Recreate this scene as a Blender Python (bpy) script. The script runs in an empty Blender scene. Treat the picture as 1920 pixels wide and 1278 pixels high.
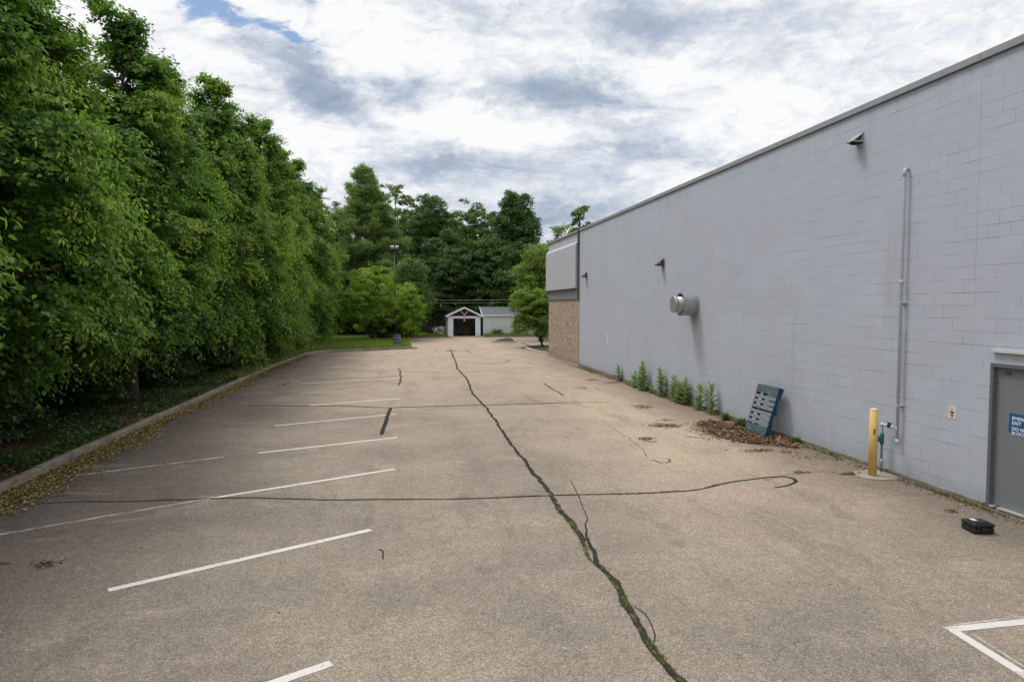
import bpy, bmesh, math, random
import numpy as np
from mathutils import Vector, Matrix
rnd = random.Random(7)
sc = bpy.context.scene
col = sc.collection
PI = math.pi
A = 8.75           # x of the long painted wall

# ------------------------------------------------------------------ tagging
def tag(o, label=None, cat=None, group=None, kind=None):
    if label: o['label'] = label
    if cat: o['category'] = cat
    if group: o['group'] = group
    if kind: o['kind'] = kind
    return o

def thing(name, label, cat, loc=(0, 0, 0), rz=0.0, group=None):
    o = bpy.data.objects.new(name, None)
    o.empty_display_size = 0.2
    col.objects.link(o)
    o.location = loc
    o.rotation_euler = (0, 0, rz)
    return tag(o, label, cat, group)

# ------------------------------------------------------------------ mesh builder
class MB:
    def __init__(s):
        s.v = []; s.f = []; s.sm = []
    def add(s, vs, fs, M=None, smooth=False):
        b = len(s.v)
        for v in vs:
            v = Vector(v)
            s.v.append(tuple(M @ v) if M is not None else tuple(v))
        for f in fs:
            s.f.append([b + i for i in f]); s.sm.append(smooth)
        return s
    def box(s, x0, x1, y0, y1, z0, z1, M=None):
        vs = [(x0, y0, z0), (x1, y0, z0), (x1, y1, z0), (x0, y1, z0), (x0, y0, z1), (x1, y0, z1), (x1, y1, z1), (x0, y1, z1)]
        fs = [(0, 3, 2, 1), (4, 5, 6, 7), (0, 1, 5, 4), (1, 2, 6, 5), (2, 3, 7, 6), (3, 0, 4, 7)]
        return s.add(vs, fs, M)
    def tube(s, pts, rads, n=10, caps=True, M=None):
        pts = [Vector(p) for p in pts]
        if not hasattr(rads, '__len__'): rads = [rads] * len(pts)
        vs = []; fs = []
        prev = None
        for i, p in enumerate(pts):
            t = (pts[min(i + 1, len(pts) - 1)] - pts[max(i - 1, 0)]).normalized()
            if prev is None:
                a = t.orthogonal().normalized()
            else:
                a = (prev - t * prev.dot(t))
                a = a.normalized() if a.length > 1e-6 else t.orthogonal().normalized()
            prev = a
            b = t.cross(a)
            for k in range(n):
                an = 2 * PI * k / n
                vs.append(p + (a * math.cos(an) + b * math.sin(an)) * rads[i])
        for i in range(len(pts) - 1):
            for k in range(n):
                k2 = (k + 1) % n
                fs.append((i * n + k, i * n + k2, (i + 1) * n + k2, (i + 1) * n + k))
        s.add(vs, fs, M, True)
        if caps:
            b = len(s.v) - len(vs)
            s.f.append([b + k for k in range(n)][::-1]); s.sm.append(False)
            e = b + (len(pts) - 1) * n
            s.f.append([e + k for k in range(n)]); s.sm.append(False)
        return s
    def prism(s, poly, axis, a0, a1, M=None):
        """poly of 2D points extruded along axis ('x','y','z')"""
        n = len(poly)
        def mk(p, a):
            if axis == 'x': return (a, p[0], p[1])
            if axis == 'y': return (p[0], a, p[1])
            return (p[0], p[1], a)
        vs = [mk(p, a0) for p in poly] + [mk(p, a1) for p in poly]
        fs = [tuple(range(n))[::-1], tuple(range(n, 2 * n))] + [(i, (i + 1) % n, n + (i + 1) % n, n + i) for i in range(n)]
        return s.add(vs, fs, M)
    def build(s, name, mat, parent=None, bevel=0.0, fixn=True):
        me = bpy.data.meshes.new(name)
        me.from_pydata(s.v, [], s.f)
        me.polygons.foreach_set('use_smooth', s.sm)
        if fixn:
            bm = bmesh.new(); bm.from_mesh(me)
            bmesh.ops.recalc_face_normals(bm, faces=bm.faces)
            bm.to_mesh(me); bm.free()
        me.update()
        o = bpy.data.objects.new(name, me)
        col.objects.link(o)
        if mat: me.materials.append(mat)
        if parent is not None: o.parent = parent
        if bevel > 0:
            m = o.modifiers.new('bevel', 'BEVEL'); m.width = bevel; m.segments = 2; m.limit_method = 'ANGLE'
        return o

def copy_tree(o, parent=None):
    c = o.copy(); col.objects.link(c); c.parent = parent
    for ch in list(o.children): copy_tree(ch, c)
    return c

# ------------------------------------------------------------------ node helpers
class NT:
    def __init__(s, name=None, tree=None):
        if tree is None:
            s.mat = bpy.data.materials.new(name); s.mat.use_nodes = True
            s.t = s.mat.node_tree
        else:
            s.t = tree
        s.t.nodes.clear()
        s.n = s.t.nodes; s.l = s.t.links
    def node(s, typ, **kw):
        n = s.n.new(typ)
        for k, v in kw.items():
            if k.startswith('i_'):
                n.inputs[k[2:].replace('_', ' ')].default_value = v
            else:
                setattr(n, k, v)
        return n
    def put(s, sock, v):
        if isinstance(v, bpy.types.NodeSocket): s.l.new(v, sock)
        elif v is not None:
            if hasattr(v, '__len__') and len(v) == 3 and sock.type == 'RGBA': v = (*v, 1)
            sock.default_value = v
    def math(s, op, a, b=None, c=None, clamp=False):
        n = s.n.new('ShaderNodeMath'); n.operation = op; n.use_clamp = clamp
        s.put(n.inputs[0], a)
        if b is not None: s.put(n.inputs[1], b)
        if c is not None: s.put(n.inputs[2], c)
        return n.outputs[0]
    def vmath(s, op, a, b=None, scale=None):
        n = s.n.new('ShaderNodeVectorMath'); n.operation = op
        s.put(n.inputs[0], a)
        if b is not None: s.put(n.inputs[1], b)
        if scale is not None: s.put(n.inputs['Scale'], scale)
        return n.outputs['Value'] if op in ('LENGTH', 'DOT_PRODUCT', 'DISTANCE') else n.outputs[0]
    def noise(s, vec, scale, detail=4, rough=.5, dist=0, out=0, lac=2):
        n = s.n.new('ShaderNodeTexNoise')
        s.put(n.inputs['Vector'], vec)
        n.inputs['Scale'].default_value = scale; n.inputs['Detail'].default_value = detail
        n.inputs['Roughness'].default_value = rough; n.inputs['Distortion'].default_value = dist
        n.inputs['Lacunarity'].default_value = lac
        return n.outputs[out]
    def voro(s, vec, scale, feature='F1', out='Distance', rand=1):
        n = s.n.new('ShaderNodeTexVoronoi'); n.feature = feature
        s.put(n.inputs['Vector'], vec); n.inputs['Scale'].default_value = scale
        n.inputs['Randomness'].default_value = rand
        return n.outputs[out]
    def ramp(s, fac, stops, interp='LINEAR'):
        n = s.n.new('ShaderNodeValToRGB'); n.color_ramp.interpolation = interp
        e = n.color_ramp.elements
        while len(e) < len(stops): e.new(0.5)
        for i, (p, c) in enumerate(stops):
            e[i].position = p
            if not hasattr(c, '__len__'): c = (c, c, c)
            e[i].color = (*c, 1)
        s.put(n.inputs[0], fac)
        return n.outputs[0]
    def smooth(s, v, lo, hi, a=0., b=1.):
        n = s.n.new('ShaderNodeMapRange'); n.interpolation_type = 'SMOOTHSTEP'
        s.put(n.inputs[0], v)
        for i, x in enumerate((lo, hi, a, b)): s.put(n.inputs[i + 1], x)
        return n.outputs[0]
    def mix(s, fac, a, b, mode='MIX'):
        n = s.n.new('ShaderNodeMix'); n.data_type = 'RGBA'; n.blend_type = mode
        s.put(n.inputs[0], fac); s.put(n.inputs[6], a); s.put(n.inputs[7], b)
        return n.outputs[2]
    def mixf(s, fac, a, b):
        n = s.n.new('ShaderNodeMix'); n.data_type = 'FLOAT'
        s.put(n.inputs[0], fac); s.put(n.inputs[2], a); s.put(n.inputs[3], b)
        return n.outputs[0]
    def scale(s, colr, f):
        return s.vmath('SCALE', colr, scale=f)
    def pos(s):
        return s.n.new('ShaderNodeNewGeometry').outputs['Position']
    def obj(s):
        return s.n.new('ShaderNodeTexCoord').outputs['Object']
    def xyz(s, v):
        n = s.n.new('ShaderNodeSeparateXYZ'); s.put(n.inputs[0], v); return n.outputs
    def vec(s, x, y, z):
        n = s.n.new('ShaderNodeCombineXYZ')
        for i, a in enumerate((x, y, z)): s.put(n.inputs[i], a)
        return n.outputs[0]
    def bump(s, h, strength=.3, dist=.01, normal=None):
        n = s.n.new('ShaderNodeBump'); s.put(n.inputs['Height'], h)
        n.inputs['Strength'].default_value = strength; n.inputs['Distance'].default_value = dist
        if normal is not None: s.put(n.inputs['Normal'], normal)
        return n.outputs[0]
    def attr(s, name):
        n = s.n.new('ShaderNodeAttribute'); n.attribute_name = name
        return n.outputs['Fac']
    def bsdf(s, color, rough=.7, metal=0., normal=None, spec=.3):
        n = s.n.new('ShaderNodeBsdfPrincipled')
        s.put(n.inputs['Base Color'], color); s.put(n.inputs['Roughness'], rough)
        s.put(n.inputs['Metallic'], metal); s.put(n.inputs['Specular IOR Level'], spec)
        if normal is not None: s.put(n.inputs['Normal'], normal)
        return n.outputs[0]
    def out(s, sh):
        n = s.n.new('ShaderNodeOutputMaterial'); s.l.new(sh, n.inputs[0]); return s.mat

def simple(name, c, rough=.6, metal=0, var=.12, scale=6, spec=.3, bump=.1, bscale=60):
    t = NT(name); p = t.obj()
    nz = t.noise(p, scale, 5, .6)
    f = t.ramp(nz, [(.25, 1 - var), (.75, 1 + var)])
    c2 = t.mix(1, c, f, 'MULTIPLY')
    sc1 = t.smooth(t.noise(t.vmath('MULTIPLY', p, (1, 1, .45)), scale * 2.6, 6, .75, .6), .60, .74)
    c2 = t.mix(t.math('MULTIPLY', sc1, min(.5, var * 3.5)), c2, tuple(a * .45 + .02 for a in c))
    sc2 = t.smooth(t.noise(p, scale * 5.5, 4, .8, 1.0), .66, .72)
    c2 = t.mix(t.math('MULTIPLY', sc2, min(.35, var * 2)), c2, tuple(a * .6 + .12 for a in c))
    h = t.noise(p, bscale, 3)
    return t.out(t.bsdf(c2, rough, metal, t.bump(h, bump, .01), spec))

# ------------------------------------------------------------------ materials
def asphalt_nodes(t):
    p = t.pos(); x, y, z = t.xyz(p)[:3]
    wob = t.math('MULTIPLY', t.math('SUBTRACT', t.noise(p, .35, 4, .6), .5), 3.2)
    wob2 = t.math('MULTIPLY', t.math('SUBTRACT', t.noise(p, 1.3, 5, .7), .5), 1.6)
    xw = t.math('ADD', t.math('ADD', x, wob), wob2)
    base = t.mix(t.smooth(t.noise(p, .30, 6, .68), .32, .68), (.192, .166, .139), (.290, .245, .200))
    # warm dusty run-off deposit towards the wall and the far end
    tan = t.math('MULTIPLY', t.smooth(xw, 1.5, 6.0), t.smooth(y, 5, 15))
    tanfar = t.smooth(y, 10, 36, 0, .85)
    tanf = t.math('MAXIMUM', tan, tanfar)
    tanf = t.math('MULTIPLY', tanf, t.smooth(t.noise(p, .6, 5, .65, .6), .25, .62, .45, 1))
    base = t.mix(tanf, base, (.385, .305, .232))
    # smooth silt fan where water runs off the lot
    silt = t.math('MULTIPLY', t.math('MULTIPLY', t.smooth(xw, 4.2, 5.6), t.smooth(xw, 8.3, 7.0)), t.math('MULTIPLY', t.smooth(y, 10.5, 14), t.smooth(y, 27, 21)))
    silt = t.math('MULTIPLY', silt, t.smooth(t.noise(t.vmath('MULTIPLY', p, (1.4, .5, 1)), 1.0, 6, .7, .7), .34, .58))
    base = t.mix(t.math('MULTIPLY', silt, .6), base, (.43, .35, .265))
    # darker strip at the wall foot
    wd = t.math('MULTIPLY', t.smooth(t.math('ADD', x, t.math('MULTIPLY', wob, .45)), 6.6, 8.4), t.smooth(y, 34, 12, .5, 1))
    base = t.mix(t.math('MULTIPLY', wd, .72), base, (.150, .122, .100))
    # soiled asphalt below the trees with their shade painted in, darkest by the kerb
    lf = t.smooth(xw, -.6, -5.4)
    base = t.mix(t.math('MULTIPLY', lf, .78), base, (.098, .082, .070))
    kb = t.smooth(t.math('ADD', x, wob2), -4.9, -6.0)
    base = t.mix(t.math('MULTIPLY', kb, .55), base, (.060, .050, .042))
    # long weathered patches, pale scour marks, faint tyre tracks, oil spots
    st = t.smooth(t.noise(t.vmath('MULTIPLY', p, (1.5, .35, 1)), .9, 6, .7, .8), .52, .70)
    base = t.mix(t.math('MULTIPLY', st, .46), base, (.150, .126, .108))
    lt = t.smooth(t.noise(t.vmath('MULTIPLY', p, (.5, 1.1, 1)), .8, 6, .7, 1.2), .55, .70)
    base = t.mix(t.math('MULTIPLY', lt, .38), base, (.385, .325, .265))
    for x0 in (-.15, 1.35):
        q = t.math('ABSOLUTE', t.math('SUBTRACT', t.math('ADD', x, t.math('MULTIPLY', wob, .22)), x0))
        tr = t.math('MULTIPLY', t.smooth(q, .22, .05), t.smooth(t.noise(t.vmath('MULTIPLY', p, (2, .3, 1)), 1.2, 4, .7), .42, .68))
        base = t.mix(t.math('MULTIPLY', tr, .22), base, (.13, .11, .098))
    sp = t.xyz(t.voro(p, .75, out='Color'))
    dd = t.voro(t.vmath('ADD', p, t.vmath('SCALE', t.noise(p, 4, 3, .6, out=1), scale=.16)), .75)
    spot = t.math('MULTIPLY', t.smooth(dd, .13, .05), t.math('GREATER_THAN', sp[0], .55))
    base = t.mix(t.math('MULTIPLY', spot, .36), base, (.09, .078, .070))
    rust = t.math('MULTIPLY', t.smooth(t.noise(t.vmath('MULTIPLY', p, (2.2, .8, 1)), .8, 5, .75, 1.5), .60, .72), t.smooth(x, 3.2, 5.2))
    base = t.mix(t.math('MULTIPLY', rust, .38), base, (.30, .155, .09))
    # aggregate
    cells = t.voro(p, 108, out='Color')
    cs = t.xyz(cells)
    g = t.ramp(cs[0], [(0, .58), (.35, .84), (.7, 1.04), (.92, 1.33), (1, 1.8)])
    fade = t.smooth(y, 9, 40, 1, .2)
    g = t.mix(fade, (1, 1, 1), g)
    c = t.mix(1, base, g, 'MULTIPLY')
    cells2 = t.xyz(t.voro(p, 44, out='Color'))
    c = t.mix(1, c, t.ramp(cells2[1], [(0, .86), (.5, 1), (1, 1.13)]), 'MULTIPLY')
    mid = t.ramp(t.noise(p, 7, 6, .78), [(.3, .86), (.7, 1.13)])
    c = t.mix(1, c, mid, 'MULTIPLY')
    c = t.mix(1, c, (1.0, .985, .965), 'MULTIPLY')
    h = t.math('ADD', t.voro(p, 108), t.math('MULTIPLY', t.noise(p, 260, 2), .5))
    return c, t.bump(h, .35, .006)

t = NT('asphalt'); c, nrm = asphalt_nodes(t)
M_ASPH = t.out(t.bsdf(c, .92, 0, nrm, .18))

def paint_mat(name, wear, tint=(.60, .57, .53)):
    t = NT(name); p = t.pos()
    n = t.noise(p, 55, 5, .75)
    n2 = t.noise(p, 3.5, 4, .6)
    m = t.math('ADD', t.math('MULTIPLY', n, .6), t.math('MULTIPLY', n2, .4))
    mask = t.smooth(m, wear - .05, wear + .05)
    c = t.mix(t.noise(p, 12, 4), tuple(a * .82 for a in tint), tint)
    b = t.bsdf(c, .8, 0, t.bump(t.voro(p, 95), .3, .005), .2)
    tr = t.node('ShaderNodeBsdfTransparent').outputs[0]
    mx = t.node('ShaderNodeMixShader'); t.put(mx.inputs[0], mask); t.l.new(tr, mx.inputs[1]); t.l.new(b, mx.inputs[2])
    return t.out(mx.outputs[0])
M_PAINT = paint_mat('line paint', .405)
M_PAINT_W = paint_mat('worn line paint', .47, (.44, .41, .37))
M_PAINT_F = paint_mat('ghost line paint', .53, (.34, .31, .275))

def crack_mat():
    t = NT('crack filler'); p = t.pos()
    moss = t.math('MULTIPLY', t.smooth(t.noise(p, 4, 5, .7), .46, .60), t.attr('moss'), clamp=True)
    moss = t.math('MULTIPLY', moss, t.smooth(t.noise(p, 45, 3), .36, .5))
    c = t.mix(t.noise(p, 40, 4), (.016, .015, .015), (.048, .043, .038))
    c = t.mix(moss, c, t.mix(t.noise(p, 80, 3), (.065, .085, .018), (.17, .185, .045)))
    edge = t.attr('edge')
    e = t.math('ADD', edge, t.math('MULTIPLY', t.math('SUBTRACT', t.noise(p, 26, 5, .75), .5), .95))
    mask = t.smooth(e, .30, .36)
    b = t.bsdf(c, .9, 0, t.bump(t.noise(p, 120, 3), .5, .01), .08)
    tr = t.node('ShaderNodeBsdfTransparent').outputs[0]
    mx = t.node('ShaderNodeMixShader'); t.put(mx.inputs[0], mask); t.l.new(tr, mx.inputs[1]); t.l.new(b, mx.inputs[2])
    return t.out(mx.outputs[0])
M_CRACK = crack_mat()

def wall_mat():
    t = NT('painted block wall'); p = t.pos(); x, y, z = t.xyz(p)[:3]
    wob = t.vmath('SCALE', t.vmath('SUBTRACT', t.noise(p, 1.3, 2, out=1), (.5, .5, .5)), scale=.012)
    uv = t.vmath('ADD', t.vec(y, z, 0), wob)
    br = t.node('ShaderNodeTexBrick'); br.offset = .5; br.squash = 1
    t.put(br.inputs['Vector'], uv)
    for k, v in (('Scale', 1), ('Mortar Size', .0058), ('Mortar Smooth', .35), ('Bias', 0), ('Brick Width', .4064), ('Row Height', .2032)):
        br.inputs[k].default_value = v
    br.inputs['Color1'].default_value = (0, 0, 0, 1); br.inputs['Color2'].default_value = (1, 1, 1, 1)
    m = br.outputs['Fac']
    bv = t.xyz(br.outputs['Color'])[0]
    ro = t.math('FRACT', t.math('DIVIDE', z, .2032))
    horiz = t.math('MAXIMUM', t.smooth(ro, .95, .985), t.smooth(ro, .05, .015))
    vis = t.smooth(t.noise(t.vec(t.math('MULTIPLY', y, .55), t.math('MULTIPLY', z, 2.6), 0), 1.5, 4, .65), .40, .60)
    visv = t.smooth(t.noise(t.vec(t.math('MULTIPLY', y, 2.2), t.math('MULTIPLY', z, 2.6), 5), 1.1, 3, .6), .42, .62)
    mort = t.math('MULTIPLY', t.math('MULTIPLY', m, t.smooth(y, 26, 9, .45, .95)), t.mixf(horiz, t.math('MULTIPLY', visv, .75), t.math('MULTIPLY_ADD', vis, .85, .18)))
    big = t.noise(t.vec(t.math('MULTIPLY', y, .5), t.math('MULTIPLY', z, .22), 0), .9, 5, .6)
    c = t.mix(big, (.405, .442, .508), (.462, .500, .566))
    c = t.mix(1, c, t.ramp(bv, [(0, .975), (1, 1.02)]), 'MULTIPLY')
    patch = t.smooth(t.noise(t.vec(t.math('MULTIPLY', y, .8), z, 3), .7, 2, .4), .50, .53)
    c = t.mix(t.math('MULTIPLY', patch, .35), c, (.425, .430, .500))
    fine = t.noise(p, 26, 4, .7)
    c = t.mix(1, c, t.ramp(fine, [(.3, .965), (.7, 1.03)]), 'MULTIPLY')
    # shaded joints, some catching light
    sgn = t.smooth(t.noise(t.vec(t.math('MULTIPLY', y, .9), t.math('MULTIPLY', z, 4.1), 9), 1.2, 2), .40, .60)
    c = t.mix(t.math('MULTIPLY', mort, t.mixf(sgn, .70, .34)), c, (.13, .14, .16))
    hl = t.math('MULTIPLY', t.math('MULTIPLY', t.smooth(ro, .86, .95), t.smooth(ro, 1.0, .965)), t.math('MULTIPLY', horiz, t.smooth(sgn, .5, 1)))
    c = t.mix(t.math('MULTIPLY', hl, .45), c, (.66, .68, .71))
    # control joints
    # rust streak below the exhaust, shadow painted below the two far wall lights
    def streak(y0, z0, sy, h, amt, colr, c):
        dy = t.math('DIVIDE', t.math('SUBTRACT', y, y0), sy)
        g = t.math('EXPONENT', t.math('MULTIPLY', t.math('MULTIPLY', dy, dy), -1))
        dz = t.math('SUBTRACT', z0, z)
        f = t.math('MULTIPLY', t.smooth(dz, -.02, .05), t.smooth(dz, h, .1))
        f = t.math('MULTIPLY', f, t.smooth(t.noise(t.vec(t.math('MULTIPLY', y, 18), t.math('MULTIPLY', z, 1.5), 0), 1, 3), .2, .6, .55, 1))
        return t.mix(t.math('MULTIPLY', t.math('MULTIPLY', g, f), amt), c, colr)
    c = streak(19.65, 2.85, .24, .7, .55, (.14, .12, .10), c)
    c = streak(22.24, 4.5, .11, .55, .65, (.10, .095, .085), c)
    c = streak(32.06, 4.5, .12, .55, .6, (.10, .095, .085), c)
    c = streak(12.15, 6.15, .16, .5, .35, (.14, .125, .10), c)  # darker streak below the near wall light
    c = streak(10.83, 2.6, .12, 2.4, .22, (.2, .2, .2), c)  # faint grey band along the lower part of the tall pipe
    c = t.mix(t.math('MULTIPLY', t.smooth(t.noise(t.vec(t.math('MULTIPLY', y, 1.6), t.math('MULTIPLY', z, .18), 2), 1.3, 6, .72), .54, .72), .20), c, (.27, .275, .285))
    # ground splash
    sp = t.smooth(t.math('ADD', z, t.math('MULTIPLY', t.noise(p, 2.5, 4), .35)), .62, .10)
    c = t.mix(t.math('MULTIPLY', sp, .35), c, (.20, .20, .185))
    # drips under the coping
    dr = t.math('MULTIPLY', t.smooth(z, 5.6, 6.85), t.smooth(t.noise(t.vec(t.math('MULTIPLY', y, 3), t.math('MULTIPLY', z, .25), 0), 1, 4, .7), .48, .7))
    c = t.mix(t.math('MULTIPLY', dr, .22), c, (.25, .255, .27))
    h = t.math('SUBTRACT', t.math('MULTIPLY', t.noise(p, 70, 4, .7), .22), t.math('MULTIPLY', mort, 1.0))
    return t.out(t.bsdf(c, .72, 0, t.bump(h, .6, .006), .25))
M_WALL = wall_mat()

def litho(name, a, b, sc_, rough=.9, bs=.4, extra=None):
    t = NT(name); p = t.pos()
    c = t.mix(t.noise(p, sc_, 6, .68), a, b)
    c = t.mix(1, c, t.ramp(t.noise(p, sc_ * 14, 3, .6), [(.3, .82), (.7, 1.16)]), 'MULTIPLY')
    if extra: c = extra(t, p, c)
    return t.out(t.bsdf(c, rough, 0, t.bump(t.noise(p, sc_ * 12, 5, .7), bs, .01), .2))
def found_extra(t, p, c):
    g = t.smooth(t.noise(p, 3, 5, .7), .42, .62)
    c = t.mix(t.math('MULTIPLY', g, .6), c, (.095, .10, .05))
    y = t.xyz(p)[1]
    j = t.smooth(t.math('FRACT', t.math('DIVIDE', y, .4064)), .975, .99)
    return t.mix(t.math('MULTIPLY', j, .6), c, (.08, .075, .06))
M_FOUND = litho('mossy concrete', (.17, .158, .125), (.30, .28, .235), 1.6, extra=found_extra)
M_CONC = litho('concrete', (.25, .225, .18), (.37, .335, .28), 2.0)
def kerb_extra(t, p, c):
    g = t.smooth(t.noise(p, 1.4, 5, .7), .45, .65)
    return t.mix(t.math('MULTIPLY', g, .6), c, (.10, .085, .06))
M_KERB = litho('weathered kerb', (.17, .145, .115), (.29, .25, .205), 2.4, extra=kerb_extra)
M_KERB_L = litho('pale kerb', (.34, .31, .27), (.46, .43, .38), 2.4)
M_SOIL = litho('mulch soil', (.035, .025, .018), (.085, .06, .042), 3.0)
def verge_extra(t, p, c):
    y = t.xyz(p)[1]
    g = t.math('MULTIPLY', t.smooth(y, 24, 42), t.smooth(t.noise(p, 1.1, 4, .6), .3, .5))
    g2 = t.smooth(t.noise(p, 1.7, 4, .6), .55, .68)
    c = t.mix(g, c, (.06, .10, .022))
    return t.mix(t.math('MULTIPLY', g2, .7), c, (.05, .075, .02))
M_VERGE = litho('verge soil', (.035, .028, .017), (.08, .062, .035), 1.3, extra=verge_extra)
M_GRASSG = litho('grass ground', (.035, .055, .014), (.065, .095, .025), .6)

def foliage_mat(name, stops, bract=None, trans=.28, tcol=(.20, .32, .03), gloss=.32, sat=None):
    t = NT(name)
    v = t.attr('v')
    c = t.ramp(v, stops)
    k = t.attr('k')
    if bract: c = t.mix(k, c, bract)
    geo = t.node('ShaderNodeNewGeometry')
    # paler leaf underside
    c = t.mix(t.math('MULTIPLY', geo.outputs['Backfacing'], .35), c, t.mix(.5, c, (.16, .20, .10)))
    b = t.bsdf(c, .55, 0, None, gloss * .8)
    tr = t.node('ShaderNodeBsdfTranslucent')
    t.put(tr.inputs[0], t.mix(.5, t.scale(c, 1.6), tcol))
    mx = t.node('ShaderNodeMixShader'); mx.inputs[0].default_value = trans
    t.l.new(b, mx.inputs[1]); t.l.new(tr.outputs[0], mx.inputs[2])
    return t.out(mx.outputs[0])
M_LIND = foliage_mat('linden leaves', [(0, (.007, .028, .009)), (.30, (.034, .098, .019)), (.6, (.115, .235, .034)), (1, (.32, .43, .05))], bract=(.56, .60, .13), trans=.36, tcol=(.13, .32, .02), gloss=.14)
M_DARK = foliage_mat('dark maple leaves', [(0, (.014, .040, .010)), (.5, (.055, .135, .022)), (1, (.17, .29, .045))], trans=.22, tcol=(.10, .22, .02))
M_MIDG = foliage_mat('mid green leaves', [(0, (.035, .080, .016)), (.5, (.095, .18, .032)), (1, (.20, .31, .055))], trans=.28)
M_BRIGHT = foliage_mat('bright lime leaves', [(0, (.065, .145, .012)), (.5, (.18, .335, .024)), (1, (.38, .52, .05))], trans=.36, tcol=(.30, .42, .03))
M_YELL = foliage_mat('olive green leaves', [(0, (.06, .12, .014)), (.5, (.17, .28, .035)), (1, (.33, .44, .065))], trans=.30)
M_PINE = foliage_mat('pine needles', [(0, (.060, .115, .032)), (.5, (.145, .235, .065)), (1, (.24, .34, .10))], trans=.35)
M_CEDAR = foliage_mat('cedar sprays', [(0, (.035, .042, .016)), (.5, (.07, .085, .026)), (1, (.11, .13, .04))], trans=.15)
M_UNDER = foliage_mat('undergrowth leaves', [(0, (.010, .028, .009)), (.6, (.028, .072, .016)), (1, (.075, .14, .03))], trans=.22)
M_MILK = foliage_mat('milkweed leaves', [(0, (.10, .17, .05)), (.5, (.19, .29, .10)), (1, (.32, .42, .19))], trans=.25)
M_GRASS = foliage_mat('grass blades', [(0, (.08, .125, .018)), (.5, (.17, .24, .032)), (1, (.33, .38, .07))], trans=.35)
M_WEED = foliage_mat('weed tufts', [(0, (.05, .07, .02)), (.5, (.10, .13, .035)), (1, (.17, .18, .06))], trans=.25)
M_LITTER = foliage_mat('yellow leaf litter', [(0, (.10, .065, .022)), (.5, (.23, .155, .05)), (1, (.42, .31, .11))], trans=.1)
M_BROWN = foliage_mat('brown dead leaves', [(0, (.055, .022, .012)), (.5, (.17, .070, .036)), (.85, (.30, .145, .085)), (1, (.48, .32, .23))], trans=.05)
M_WHITEF = foliage_mat('white blossoms', [(0, (.5, .5, .5)), (1, (.75, .72, .75))], trans=.1)
M_BARK = litho('bark', (.030, .022, .016), (.085, .066, .048), 5.0, bs=.9)
M_BARKL = litho('grey bark', (.06, .05, .042), (.14, .12, .10), 5.0, bs=.9)

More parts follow.
